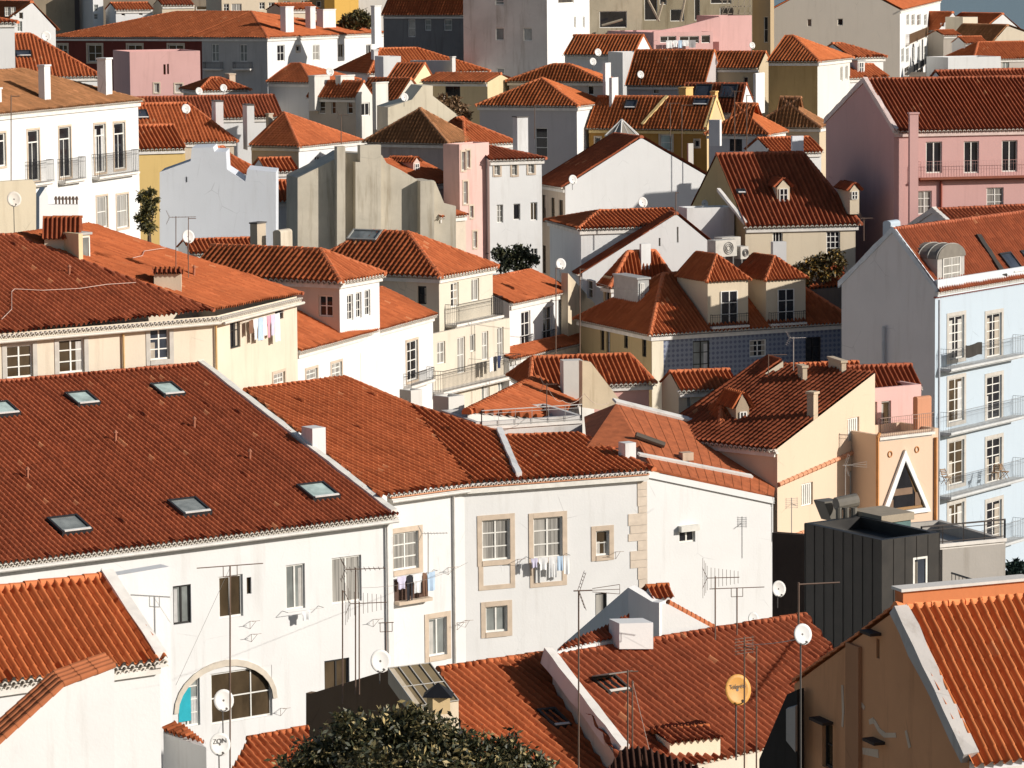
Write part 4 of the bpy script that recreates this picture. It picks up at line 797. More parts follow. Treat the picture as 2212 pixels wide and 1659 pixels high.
# little tiled roof box and tiled chimney on the yellow house
def gable_box(root, K, d, th, Rx, dep, yt, ry, wall, tile, tw=.24, name='roof_box', win=None):
    t = Vector((math.cos(rad(th)), math.sin(rad(th)), 0)); n = Vector((-t.y, t.x, 0)); k = P(K[0], K[1], d); w = along(k, th, Rx); H_ = zat(k.x, k.y, yt) - k.z
    B = Acc(); B.box(k - UP * 1.2, t * w, n * dep, UP * (H_ + 1.2)); rz = zat(*(k + n * dep / 2).xy, ry) - k.z - H_
    for e in (0, 1): c = k + t * w * e + UP * H_; B.poly([c, c + n * dep, c + n * dep / 2 + UP * rz])
    b = B.build(name, wall, root); o = .18; z = UP * (H_ - .05); A0, A1 = k + z - n * o - t * .1, k + z - n * o + t * (w + .1); B0, B1 = k + z + n * (dep + o) - t * .1, k + z + n * (dep + o) + t * (w + .1); r0, r1 = k + z + n * dep / 2 + UP * (rz + .03) - t * .1, k + z + n * dep / 2 + UP * (rz + .03) + t * (w + .1)
    roof_mesh([[A0, A1, r1, r0], [B1, B0, r0, r1]], TM(tile), b, 'roof_box_tiles', tile=tw); ridge_caps([(r0, r1)], b, TM(T4), r=.1); return b
gable_box(h.root, (96, 524), h.roofhit(96, 536)[0].y, 5, 172, 1.6, 516, 471, plaster(CREAM, .3), T2)
gable_box(h.root, (333, 622), h.roofhit(333, 622)[0].y, 5, 392, 1.3, 592, 583, plaster(CREAM, .4), T2)
YH = h
# ---- houses right of the yellow one
h = House('white house with a smooth orange roof below the corner tower', wall=WHITE, dirt=.3, tw=.26, tile=T1).rect((640, 757), 178, 69, B=(935, 677), dep=6.8, rt='x', rise=1.45)
for a in [(661, 797, 685, 830, '23cs'), (716, 783, 738, 818, '23cs'), (780, 764, 802, 832, '23cs'), (878, 736, 902, 822, '24ds')]: h.win('F', *a)
h.balc('F', 872, 800, 922, 826, out=.5); h.done()
h = House('corner tower room with white window row under a hipped roof', wall=(.66, .56, .45), dirt=.3, tw=.36, tile=T1).rect((733, 604), 184.3, 62, Rx=819, Lx=415, rt='y', hi=(2.6, 0), ry=543)
h.faces['F']['mat'] = plaster(WHITE, .3); h.win('L', 688, 638, 719, 684, '22d')
for a in [(750, 636, 763, 692), (769, 631, 781, 687), (788, 626, 800, 682)]: h.win('F', *a, '23d')
h.done(); h.chim(541, 575, 484, 545, fr=.55, cap='b', d=204, col=(.5, .42, .32)); h.chim(590, 632, 503, 545, fr=.6, cap='a', d=204, col=(.6, .53, .42))
H('low orange roof strip with chimneys behind the corner tower', (410, 548), 207, 15, Rx=560, dep=5, rt='x', ry=521, tw=.28)
h = House('cream corner house with an iron balcony and wide hipped roof', wall=(.70, .59, .46), dirt=.3, tw=.37, tile=T1).rect((948, 594), 200, 62, Rx=1064, Lx=650, rt='y', hi=(4.2, 3), ry=506)
h.faces['F']['mat'] = plaster((.66, .60, .49), .35); h.win('L', 902, 618, 921, 657, '12dk'); h.win('F', 974, 610, 991, 663, '23d'); h.win('F', 1018, 602, 1035, 650, '21c')
h.balc('F', 962, 648, 1063, 690, out=.8); h.sky(790, 514, 2.2, 1.1, g='g', frame=(.35, .34, .31), sill=False); h.chim(725, 783, 609 - 2, 640, fr=.2, d=193, cap='f', col=(.5, .42, .3)); h.done()
h = House('cream house front with a long iron balcony full of washing', wall=(.66, .59, .48), dirt=.4, tw=.27).rect((930, 722), 197, 62, B=(1101, 687), dep=4, rt='flat')
for a in [(944, 738, 962, 786, '22c'), (988, 728, 1005, 806, '22c'), (1041, 716, 1055, 778, '22c'), (1074, 707, 1088, 776, '22c'), (1015, 722, 1027, 760, '11c'), (1040, 826, 1058, 880, '21g'), (1076, 812, 1092, 862, '21g')]: h.win('F', *a)
h.balc('F', 930, 782, 1099, 826, out=.9, gap=.16); h.done(); VV = h
h = House('white house with tall dark windows and a tile toothed eave', wall=WHITE, dirt=.2, tw=.27).rect((1100, 655), 208, 62, B=(1233, 626), dep=6, rt='x', rise=1.2)
for a in [(1126, 672, 1146, 752, '23d'), (1173, 662, 1193, 742, '23d'), (1127, 795, 1147, 832, '22d')]: h.win('F', *a)
h.balc('F', 1124, 724, 1148, 752, out=.15); h.balc('F', 1171, 714, 1195, 742, out=.15); h.done()
slab('cream peeling gable wall beside the tile toothed eave', 'wall', 'gable_wall', [(1227, 590), (1292, 664), (1292, 740), (1227, 752)], 214.5, 63, .5, (.66, .56, .41), .7)
H('white lower house front under a thin red tile ledge', (1100, 776), 205, 60, B=(1300, 728), dep=1.2, rt='sb', rise=.35, tw=.26, wins=[('F', 1127, 800, 1147, 836, '22d')])
# ---- low roofs in the middle
h = H('pink walled house with a red ridged roof before the blue tiled house', (1152, 832), 173, 12, Rx=1402, dep=5, rt='x', hi=(.5, .5), ry=775, wall=(.72, .42, .36), tw=.27); h.chim(1210, 1260, 780, 822, fr=.85, cap='n', d=171.5, col=WHITE2)
for lb, x0, x1, y0, y1, dd in (('tan faced white block left of the long balcony foot', 863, 912, 838, 885, 176), ('grey and white block right of the tan faced one', 935, 1003, 852, 910, 172)):
    h = H(lb, (x0 + (x1 - x0) * .5, y0 + 6), dd, 45, Rx=x1, Lx=x0, rt='flat', cat='roof block', name='rooftop_block', wall=WHITE2)
lean('sagging tile roof running sideways above the railed terrace', 'low_house', 'house', (1172, 908), (1314, 852), 166, 20, [(1172, 910), (1316, 853), (1172, 812), (1008, 893)], T1, .52, wall=WHITE2, caps=[((1008, 893), (1172, 812))])
slab('broken cream gable with crumbling white plaster beside the pink walled house', 'wall', 'gable_wall', [(1258, 780), (1276, 782), (1345, 872), (1330, 890), (1258, 880)], 169.5, 20, .5, (.68, .55, .38), .8)
h = House('pale flat roof terrace with a thin railing', wall=(.6, .58, .55), dirt=.6).rect((1028, 912), 161, 22, Rx=1258, dep=5, rt='flat'); h.balc('F', 1040, 880, 1256, 915, out=.05, col=(.5, .48, .45), gap=.8, r=.018); h.done()
h = H('cream hut with a short striped roof under the blue tiled house', (1466, 840), 172, 15, Rx=1592, dep=3, rt='x', ry=806, wall=CREAM, tw=.27, wins=[('F', 1484, 850, 1493, 880, '11c')])
h = H('cream wall with a red tile edge climbing to the right', (1503, 908), 169, 14, Rx=1692, dep=2.2, rt='sl', ap=(1692, 780), wall=CREAM, tile=T2, tw=.27)
h = H('red roof house with square chimneys below the blue house', (1690, 832), 169.5, 15, Rx=1880, dep=4, rt='x', ry=793, tile=T1, tw=.28, wall=(.6, .45, .36)); h.chim(1789, 1828, 779, 838, fr=.25, d=168, col=(.62, .5, .36)); h.chim(1723, 1743, 790, 838, fr=.45, d=168, col=(.62, .5, .36))
H('dark red shaded roof against the foot of the blue house', (1850, 835), 170.5, 15, Rx=1985, dep=2.5, rt='x', ry=796, tile=T2, tw=.28, wall=PINK)
h = H('brown dormered roof beside the peach house', (1560, 930), 164.5, 20, Rx=1745, dep=4.5, rt='x', hi=(1, 1), ry=866, tile=T1, tw=.28, wall=(.5, .38, .26)); h.dormer(1590, 1618, 882, 925, 850, win=(1598, 890, 1612, 922), st='22d', kind='g', deep=2, wall=plaster((.45, .35, .25), .5))
h = House('peach house with barred windows and slanting tile bands', wall=(.68, .53, .39), dirt=.12, tile=T2, tw=.3).rect((1679, 969), 160.5, 50, Rx=1890, dep=7.5, rt='sl', ap=(1890, 806))
for a in [(1831, 902, 1856, 951), (1731, 1043, 1756, 1092), (1836, 1015, 1859, 1066)]: h.win('F', *a, '11cx')
h.chim(1743, 1767, 847, 905, fr=.4, col=(.6, .48, .34), d=163)
f = h.faces['F']; lm = plain('tile_band', (.62, .30, .17), .8)
for a, b in (((1682, 1047), (1887, 958)), ((1850, 1094), (1890, 1077)), ((1690, 1168), (1740, 1148))):
    B = Acc(); p, q = hit(*a, f['o'] + f['n'] * .06, f['n']), hit(*b, f['o'] + f['n'] * .06, f['n']); m = int((q - p).length / .4)
    for i in range(m): B.tube(p + (q - p) * (i / m), p + (q - p) * ((i + 1) / m), .13, 7, .1)
    B.build('tile_band', lm, h.root)
h.done(ridge=False)
h = House('orange house front with a white framed triangular opening', wall=(.70, .52, .38), dirt=.15).rect((1893, 940), 164, 34, Rx=2027, dep=3, rt='flat')
f = h.faces['F']; hf = lambda x, y, w=0.0: hit(x, y, f['o'] + f['n'] * w, f['n'])
tri = [(1953, 971), (1899, 1118), (2008, 1104)]; inn = [(1953, 994), (1913, 1108), (1997, 1096)]; B = Acc()
for i in range(3):
    j = (i + 1) % 3; B.prism([hf(*tri[i], .02), hf(*tri[j], .02), hf(*inn[j], .02), hf(*inn[i], .02)], f['n'] * .14)
b = B.build('triangle_frame', plain('white_frame', (.82, .82, .80), .6), h.root); B = Acc(); B.prism([hf(*c, .012) for c in inn], f['n'] * .02); B.build('triangle_glass', glass('d'), b)
B = Acc(); q = [hf(*c, .035) for c in ((1953, 998), (1964, 996), (1996, 1094), (1984, 1085))]; B.poly(q); B.poly(q[::-1]); q2 = [hf(*c, .036) for c in ((1916, 1100), (1994, 1090), (1997, 1095), (1914, 1107))]; B.poly(q2); B.build('inner_reveal', plain('wood_reveal', (.3, .17, .07), .7), b)
B = Acc(); B.box(hf(1926, 1072, .04), f['d'] * 1.4, UP * .35, f['n'] * .03); B.box(hf(1918, 1101, .04), f['d'] * .35, UP * .5, f['n'] * .03); B.box(hf(1976, 1092, .04), f['d'] * .4, UP * .7, f['n'] * .03); B.build('kitchen_shelf', plain('shelf_wood', (.22, .14, .09), .7), b)
B = Acc()
for x in (1896, 2022): q = hf(x, 945, .08); B.tube(q, q - UP * 9, .09, 7); B.build('drainpipe', plain('pipe_orange', (.62, .28, .1), .6), h.root); B = Acc()
B.tube(hf(1896, 945, .08), hf(1900, 935, .08), .09, 7); B.build('drainpipe', plain('pipe_orange', (.62, .28, .1), .6), h.root)
for x, y in ((1923, 981), (1981, 971)):
    B = Acc(); c = hf(x, y, .03)
    for i in range(14): a, a2_ = 2 * math.pi * i / 14, 2 * math.pi * (i + 1) / 14; B.tube(c + f['d'] * .13 * math.cos(a) + UP * .15 * math.sin(a), c + f['d'] * .13 * math.cos(a2_) + UP * .15 * math.sin(a2_), .03, 5)
    B.build('ring_vent', plain('pipe_orange', (.62, .28, .1), .6), h.root)
h.balc('F', 1898, 897, 2014, 938, out=.12, col=(.3, .2, .16), gap=.14); h.chim(1972, 2012, 862, 945, fr=.75, cap='a', col=(.62, .3, .18), d=167); h.done()
h = H('pink terrace room above the triangular opening', (1880, 840), 168, 30, Rx=1990, dep=2.5, rt='flat', wall=(.74, .46, .42), wins=[('F', 1886, 868, 1895, 935, '11o'), ('F', 1904, 866, 1925, 935, '11o')])
# ------------------------------------------------------------------ near houses
h = House('white house with a big dark red roof and six skylights', wall=WHITE, dirt=.28, tile=T2, tw=.265, trim=(.74, .71, .64)).rect((-130, 1227), 134, 36, B=(848, 1106), dep=23, rt='x', rf=.765, ap=None, rise=5.2, par='R', ov=.42)
BIG = h
f = h.faces['F']
for a in [(374, 1264, 413, 1348, '21gk'), (473, 1243, 525, 1334, '21o'), (618, 1219, 659, 1316, '21g'), (717, 1202, 781, 1302, '21c'), (701, 1424, 755, 1500, '21ok'), (533, 1247, 543, 1283, '11ok')]: h.win('F', *a)
h.win('F', 456, 1446, 588, 1556, '32o'); h.win('F', 384, 1456, 432, 1570, '24g')
for x, y, g in ((177, 870, 'v'), (361, 850, 'v'), (4, 892, 'v'), (149, 1143, 'g'), (408, 1104, 'g'), (686, 1070, 'v')): h.sky(x, y, 1.25 if y < 900 else 1.5, 1.5 if y < 900 else 1.6, g=g)
h.chim(652, 704, 926, 975, fr=.55, cap='n', col=WHITE)
o, d, n = f['o'], f['d'], f['n']; uL, vT = h.uv(f, 383, 1458); uR, vB = h.uv(f, 590, 1556); vS = h.uv(f, 590, 1508)[1]
B = Acc(); N_ = 14; um = (uL + uR) / 2; top = h.uv(f, 480, 1440)[1]
arc = [(um - (uR - uL) / 2 * math.cos(math.pi * i / N_), vS + (top - vS) * math.sin(math.pi * i / N_)) for i in range(N_ + 1)]; ar2 = [(um + (a - um) * 1.09, vS + (b - vS) * 1.16) for a, b in arc]
for i in range(N_): B.prism([o + d * a + UP * b + n * .002 for a, b in (arc[i], arc[i + 1], ar2[i + 1], ar2[i])], n * .06)
B.build('arch_surround', plain('stone_surround', (.62, .55, .45), .85), h.root)
B = Acc()
for i in range(N_): B.poly([o + d * a + UP * b - n * .02 for a, b in (arc[i], arc[i + 1], (arc[i + 1][0], top + .1), (arc[i][0], top + .1))])
B.build('arch_wall', h.wall, h.root)
B = Acc(); q = hit(836, 1135, h.k + n * .12, n); B.tube(q, q - UP * 8, .06, 7); g0 = h.k - UP * .35 + n * .5; B.tube(g0, g0 + d * h.ln, .09, 7); B.build('gutter', plain('gutter_paint', (.66, .63, .58), .6), h.root)
B = Acc(); B.box(hit(386, 1560, o + n * -.1, n), d * .62, UP * 1.5, n * .04); B.build('door', plain('turquoise_door', (.02, .38, .46), .5), h.root); h.done()
# long white house with a bent front, second roof and rust coloured lean-to
h = House('long white house with a bent front, orange roofs and stone quoins', wall=WHITE, dirt=.28, tile=T1, tw=.27, trim=(.74, .71, .64))
a0 = P(836, 1068, 148.6); a1 = Pz(1003, 1046, a0.z); a2 = Pz(1398, 1017, a0.z); h.base((a0 + a2) / 2); h.k, h.z, h.th = a0, a0.z, 30
d2 = (a2 - a1).normalized(); n2 = Vector((-d2.y, d2.x, 0)); w3 = P(1670, 1074, a2.y + 3.8); w3z = w3.copy()
top_l = P(553, 842, 164.5); pl1 = h.plane3(a0, a1, top_l); vv = hp(pl1, 885, 877); pl2 = h.plane3(a1, a2, vv)
Q1 = [hp(pl1, *c) for c in ((818, 1076), (1020, 1047), (885, 877), (745, 818), (528, 845))]; Q2 = [hp(pl2, *c) for c in ((1020, 1047), (1116, 1040), (1076, 937), (885, 877))]; Q3 = [hp(pl2, *c) for c in ((1116, 1040), (1413, 1017), (1249, 940), (1078, 945))]
h.planes = [Q1, Q2, Q3]; r = roof_mesh([Q1], h.tm, h.root, tile=.31); roof_mesh([Q2, Q3], h.tm, h.root, tile=.30)
ridge_caps([(Q1[4], Q1[3]), (Q1[3], Q1[2]), (Q2[3], Q2[2]), (Q3[3], Q3[2]), (Q3[1], Q3[2])], r, h.capm, r=.15)
# the slopes behind the ridges
bq = Q1[3] + Vector((-3, 6, -2.2)); bx = [Q1[4] + Vector((-3, 7, -2.4)), Q1[2] + Vector((3, 6, -2.2)), Q2[2] + Vector((3, 6, -2)), Q3[2] + Vector((3, 6, -2))]
B = Acc(); B.poly([Q1[4], Q1[3], bq, bx[0]]); B.poly([Q1[3], Q1[2], bx[1], bq]); B.poly([Q1[2], Q2[2], bx[2], bx[1]]); B.poly([Q2[2], Q3[2], bx[3], bx[2]]); B.poly([Q3[2], Q3[1], bx[3]]); B.build('rear_roof', plain('old_tiles', (.3, .09, .04), .9), h.root)
em = plain('eave_mortar', (.70, .66, .58), .85)
for a, b, key in ((a0, a1, 'F'), (a1, a2, 'G')):
    dd = (b - a).normalized(); W_ = (b - a).length; h.face(key, a, dd, [(0, h.zb), (W_, h.zb), (W_, h.z), (0, h.z)]); o = h.faces[key]['n']
    eave_ends(a + o * .34 - UP * .06, b + o * .34 - UP * .06, o, r, em, tile=.27, r=.1, rows=1); B = Acc(); B.box(a - UP * .42 + o * .02 + dd * .05, (b - a) - dd * .1, o * .3, UP * .22); B.build('cornice', h.trim, h.root)
    B = Acc(); B.box(a - UP * .16 + o * .02 + dd * .02, (b - a) - dd * .04, o * .3, UP * .1); B.build('eave_band', plain('tile_band', (.62, .30, .17), .8), r)
for a in [(849, 1149, 904, 1230, '23c'), (926, 1334, 965, 1416, '21g'), (849, 1250, 930, 1300, '11d')][:2]: h.win('F', *a[:4], a[4] + 'S')
for a in [(1041, 1122, 1102, 1210, '23cS'), (1152, 1117, 1215, 1205, '23cS'), (1287, 1146, 1316, 1200, '12oS'), (1049, 1309, 1096, 1365, '21gS'), (1286, 1281, 1311, 1339, '11ck')]: h.win('G', *a)
f = h.faces['G']; o, d, n = f['o'], f['d'], f['n']
for a in ((1034, 1216, 1112, 1276), (1145, 1212, 1224, 1270)):   # stone panels below the two tall windows
    B = Acc(); u0, v0 = h.uv(f, a[0], a[3]); u1, v1 = h.uv(f, a[2], a[1]); Q = lambda u, v: o + d * u + UP * v + n * .001
    for x0, y0, x1, y1 in ((u0, v0, u0 + .24, v1), (u1 - .24, v0, u1, v1), (u0 + .24, v0, u1 - .24, v0 + .22)): B.box(Q(x0, y0), d * (x1 - x0), UP * (y1 - y0), n * .03)
    B.build('apron_surround', plain('stone_surround', STONE, .85), h.root)
B = Acc(); um = h.uv(f, 1397, 1100)[0]; z = h.z - .5; i = 0
random.seed(3)
while z > h.zb + 9:
    hh = random.uniform(.32, .62); ww = random.choice((.45, .9, .6, 1.0, .5)); B.box(o + d * (um - ww) + UP * (z - hh) + n * .001, d * (ww + .01), UP * (hh - .02), n * .03); z -= hh
B.build('quoins', plain('stone_surround', (.66, .56, .45), .85), h.root)
B = Acc(); q = hit(980, 1058, a0 + h.faces['F']['n'] * .1, h.faces['F']['n']); B.tube(q, q - UP * 8.5, .055, 7); q0 = a0 + h.faces['F']['n'] * .42 - UP * .3; B.tube(q0, a1 + h.faces['F']['n'] * .42 - UP * .28, .08, 7); B.build('gutter', plain('gutter_paint', (.66, .63, .58), .6), h.root)
# side wall with sloping top
d3 = (Vector((w3.x, w3.y, 0)) - Vector((a2.x, a2.y, 0))); W3 = d3.length; h.face('R', a2, d3, [(0, h.zb), (W3, h.zb), (W3, w3.z), (0, h.z)])
h.win('R', 1467, 1146, 1502, 1172, '21dH'); o3 = h.faces['R']['n']
B = Acc(); B.prism([a2 + o3 * .001, w3 + o3 * .001, w3 + o3 * .001 - UP * .32, a2 + o3 * .001 - UP * .32], o3 * .12); B.build('cornice', plaster(WHITE, .2), h.root)
h.strip([(1078, 937), (1120, 1036)], w=.3, h=.35, mat=plaster(WHITE, .4), pl=2); h.chim(1336, 1374, 958, 996, fr=.6, cap='n', col=WHITE, deep=.6); h.cor = False
up = P(1331, 872, a2.y + 9); pl4 = h.plane3(a2, w3, up); rust = plain('rust_painted_roof', (.42, .12, .045), .8, var=.3); LR = [hp(pl4, *c) for c in ((1411, 1013), (1672, 1072), (1682, 962), (1331, 872))]
B = Acc(); B.prism(LR[::-1], -pl4[1] * .12); b = B.build('lean_to_roof', rust, h.root); nn = pl4[1]
B = Acc(); mm = plaster((.68, .66, .62), .7)
for a, c, w in (((1326, 868), (1655, 950), .5), ((1378, 983), (1623, 1031), .25)):
    p, q = hp(pl4, *a), hp(pl4, *c); dd = (q - p).normalized(); cc = dd.cross(nn); B.box(p - cc * w / 2 + nn * .002, q - p, cc * w, nn * .12)
B.build('mortar_strip', mm, b); B = Acc()
for i in range(14): p = LR[0] + (LR[1] - LR[0]) * (i / 14 + .02); q = LR[3] + (LR[2] - LR[3]) * (i / 14 + .02); B.tube(p + nn * .01, q + nn * .01, .014, 4)
B.build('roof_seams', plain('rust_seam', (.5, .16, .06), .8), b)
B = Acc(); p, q = hp(pl4, 1370, 947), hp(pl4, 1432, 969); B.tube(p + nn * .2, q + nn * .2, .16, 8); B.build('roof_pipe', plain('old_metal', (.1, .08, .06), .6), b)
B = Acc(); p = hp(pl4, 1475, 996); B.box(p, d * .6, Vector((-d.y, d.x, 0)) * .5, UP * .4); B.build('vent_box', plaster((.6, .45, .33), .6), b)
B = Acc(); e = [P(1331, 872, up.y), hp(pl4, 1411, 1013)]; c0 = P(1262, 900, up.y + .5); c1 = P(1268, 965, a2.y + 3); B.prism([e[0], e[1] + (e[0] - e[1]) * .35, c1, c0], UP * -.1); B.build('side_slope', rust, b)
h.done(tiled=False); BENT = h
# bottom left
h = House('white house with a bright ridged roof in the bottom left corner', wall=WHITE, dirt=.3, tile=T4, tw=.24).rect((-110, 1474), 80, 35, B=(344, 1412), dep=5.2, rt='x', rf=.55, rise=1.6, par='R', ov=.3); h.done()
slab('white garden wall behind the bottom left roof', 'wall', 'garden_wall', [(236, 1246), (366, 1224), (372, 1560), (236, 1620)], 88, 35, .5, WHITE, .2)
r, rt = slab('white buttress wall under a curved red tile coping', 'wall', 'garden_wall', [(-40, 1660), (-40, 1640), (122, 1490), (235, 1446), (247, 1446), (247, 1720), (-40, 1720)], 77.5, 33, .5, WHITE, .3, at=(120, 1490))
o, n, t = rt; pts = [hit(x, y, o - n * .1, -n) for x, y in ((-40, 1642), (138, 1482), (247, 1442))]; B = Acc(); B2 = Acc()
for a, b in zip(pts, pts[1:]):
    L = (b - a).length; dd = (b - a).normalized(); m = int(L / .36)
    for i in range(m):
        for j in range(4): c = a + dd * (i * L / m) + n * (.06 + j * .17) + UP * (.05 + .05 * j); B.tube(c, c + dd * (L / m + .04), .095, 8, .08)
B.build('tile_coping', plain('coping_tiles', (.46, .15, .06), .85), r)
# low tiled sheds at the bottom
S1 = lean('small red lean-to roof beside the lettered dish', 'shed', 'shed', (352, 1582), (446, 1612), 89, 14, [(352, 1582), (446, 1614), (398, 1572), (354, 1562)], T1, .24)
S2 = lean('striped orange roof left of the dark leafy tree', 'shed', 'shed', (500, 1700), (690, 1668), 92, 20, [(480, 1704), (700, 1666), (662, 1576), (535, 1600)], T1, .24, caps=[((535, 1600), (662, 1576))])
# bottom middle: two joined ridged roofs
S3 = lean('large red ridged roof with an open hatch at the bottom', 'low_house', 'house', (1360, 1690), (1920, 1560), 101, 21, [(1362, 1690), (1920, 1562), (1739, 1332), (1188, 1424)], T2, .30, caps=[((1188, 1424), (1739, 1332))], wall=(.7, .62, .5))
S4 = lean('orange ridged roof with a small skylight beside the tree', 'low_house', 'house', (1060, 1760), (1350, 1690), 99, 21, [(1064, 1758), (1352, 1690), (1178, 1416), (946, 1450)], T1, .30, caps=[((946, 1450), (1178, 1416))], wall=(.78, .7, .58))
def on(pl, pts, w, h_, mat, name, root):
    n = pl[1]; q = [hp(pl, *c) for c in pts]; B = Acc()
    for a, b in zip(q, q[1:]): dd = (b - a).normalized(); c = dd.cross(n).normalized(); wob(B, a - c * w / 2 - n * .2, b - a, c * w, n * (h_ + .2), .6, .025)
    return B.build(name, mat, root)
on(S3[1], [(1180, 1420), (1345, 1632)], .34, .38, plaster((.78, .74, .68), .4), 'parapet', S3[0])
def hatch(S, x, y, w, h_, th, g='b', frame=(.05, .045, .04), name='skylight', lid=False):
    root, pl, q = S; c = hp(pl, x, y); n = pl[1]; u = Vector((math.cos(rad(th)), math.sin(rad(th)), 0)); u = (u - n * u.dot(n)).normalized(); v = n.cross(u); o = c - u * w / 2 - v * h_ / 2 + n * .14; B = Acc(); a = .09
    B.box(o - n * .3, u * a, v * h_, n * .4); B.box(o + u * (w - a) - n * .3, u * a, v * h_, n * .4); B.box(o + u * a - n * .3, u * (w - 2 * a), v * a, n * .396); B.box(o + u * a + v * (h_ - a) - n * .3, u * (w - 2 * a), v * a, n * .396)
    k = B.build(name, plain('skylight_frame', frame, .6), root); B = Acc(); B.box(o + u * a + v * a, u * (w - 2 * a), v * (h_ - 2 * a), n * .04); B.build('pane', glass(g), k)
    B = Acc(); B.box(o + u * a + n * .1, u * (w - 2 * a), v * .1, n * .03); B.build('sill', plain('window_paint', (.7, .68, .62), .5), k)
    if lid: B = Acc(); e = o + v * h_ + n * .1; dirv = (v * -.75 + n * .66).normalized(); B.box(e, u * w, -v * (h_ * .8) + n * h_ * .55, n * .05); B.build('lid', plain('old_lid', (.28, .26, .23), .6), k)
    return k
hatch(S4, 1194, 1560, .75, 1.1, 33, 'd'); hatch(S3, 1318, 1488, 1.0, 1.0, 36, 'd', lid=True)
a = hp(S3[1], 1445, 1640); k = P(1446, 1650, a.y - .2)
gable_box(S3[0], (1447, 1634), hp(S3[1], 1447, 1628).y - .35, 24, 1556, 2.2, 1606, 1583, plaster((.86, .74, .55), .2), T2, name='roof_box')
# the dark roof painted for the bottom-edge shadow is built near the end
# white gable and chimney behind the big roof
r, rt = slab('white gable wall with shaded face above the bottom roofs', 'wall', 'gable_wall', [(1204, 1402), (1357, 1269), (1357, 1420), (1204, 1440)], 116, -52, .4, WHITE, .3)
r2, rt2 = slab('white chimney wall with a tiny tiled cap', 'wall', 'chimney_wall', [(1357, 1269), (1409, 1300), (1424, 1302), (1424, 1410), (1357, 1410)], 112.5, -30, .5, WHITE, .3)
gable_box(r2, (1410, 1304), 112.6, 20, 1446, .8, 1294, 1268, plaster(WHITE, .3), T1, tw=.2, name='chimney')
r3, rt3 = slab('white wall with a red tile edge sloping down to the right', 'wall', 'garden_wall', [(1422, 1304), (1445, 1306), (1556, 1366), (1556, 1400), (1422, 1410)], 112, 25, .5, WHITE, .2)
o, n, t = rt3; p, q = hit(1443, 1306, o + n * .25, -n), hit(1556, 1368, o + n * .25, -n); B = Acc(); m = 12
for i in range(m):
    for s_ in (.05,): c = p + (q - p) * (i / m) + n * s_ + UP * .04; B.tube(c, c + (q - p) * (1.08 / m), .16, 7, .13)
B.build('tile_coping', plain('coping_tiles', (.46, .15, .06), .85), r3)
S5 = lean('small rust roof tucked below the shaded white gable', 'shed', 'shed', (1206, 1402), (1372, 1368), 108, 30, [(1203, 1408), (1372, 1372), (1354, 1333), (1215, 1396)], T2, .22)
r4 = slab('small white box standing on the ridge of the red roof', 'roof box', 'roof_box', [(1338, 1347), (1411, 1345), (1411, 1402), (1338, 1402)], 109, 22, .9, WHITE, .2)
# dark wall with glass lean-to
r, rt = slab('dark rusty boundary wall behind the leafy tree', 'wall', 'boundary_wall', [(661, 1497), (672, 1498), (840, 1447), (872, 1500), (900, 1530), (900, 1640), (661, 1640)], 106, -32, .3, (.24, .16, .1), .9)
a = P(898, 1527, 101); b = Pz(990, 1514, a.z); pl = pitch_plane(a, b, 32); root = empty('glass_lean_to', (a.x, a.y, a.z - 3), 'glass lean-to roof with wire bars beside the dark wall', 'lean-to'); G4 = [(898, 1527), (990, 1514), (928, 1433), (838, 1444)]; q = [hp(pl, *c) for c in G4]
B = Acc(); B.prism(q[::-1], -pl[1] * .04); B.build('glazing', plain('dusty_glass', (.20, .155, .09), .25), root); B = Acc()
for i in range(5): B.tube(q[0] + (q[1] - q[0]) * i / 4 + pl[1] * .03, q[3] + (q[2] - q[3]) * i / 4 + pl[1] * .03, .025, 5)
for i in range(3): B.tube(q[0] + (q[3] - q[0]) * i / 2 + pl[1] * .03, q[1] + (q[2] - q[1]) * i / 2 + pl[1] * .03, .02, 5)
B.build('glazing_bars', plain('grey_bars', (.42, .40, .36), .5), root); B = Acc(); B.prism([q[0], q[3], q[3] - UP * .5, q[0] - UP * .5], Vector((.2, 0, 0))); B.prism([q[0] - UP * .02, q[1] - UP * .02, q[1] - UP * 2.6, q[0] - UP * 2.6], Vector((0, .3, 0))); B.build('wall', plaster(CREAM, .4), root)
B = Acc(); k = P(935, 1545, 100); B.box(k, Vector((.55, .2, 0)), Vector((-.2, .55, 0)), UP * .55); kk = B.build('chimney', plaster((.62, .46, .25), .4), root); B = Acc(); c = k + UP * .56 + Vector((.17, .37, 0)); A4 = [c + Vector((x, y, 0)) for x, y in ((-.5, -.35), (.45, -.45), (.5, .35), (-.45, .45))]
for i in range(4): B.poly([A4[i], A4[(i + 1) % 4], c + UP * .42])
B.build('cap', plain('black_cap', (.012, .012, .014), .5), kk)
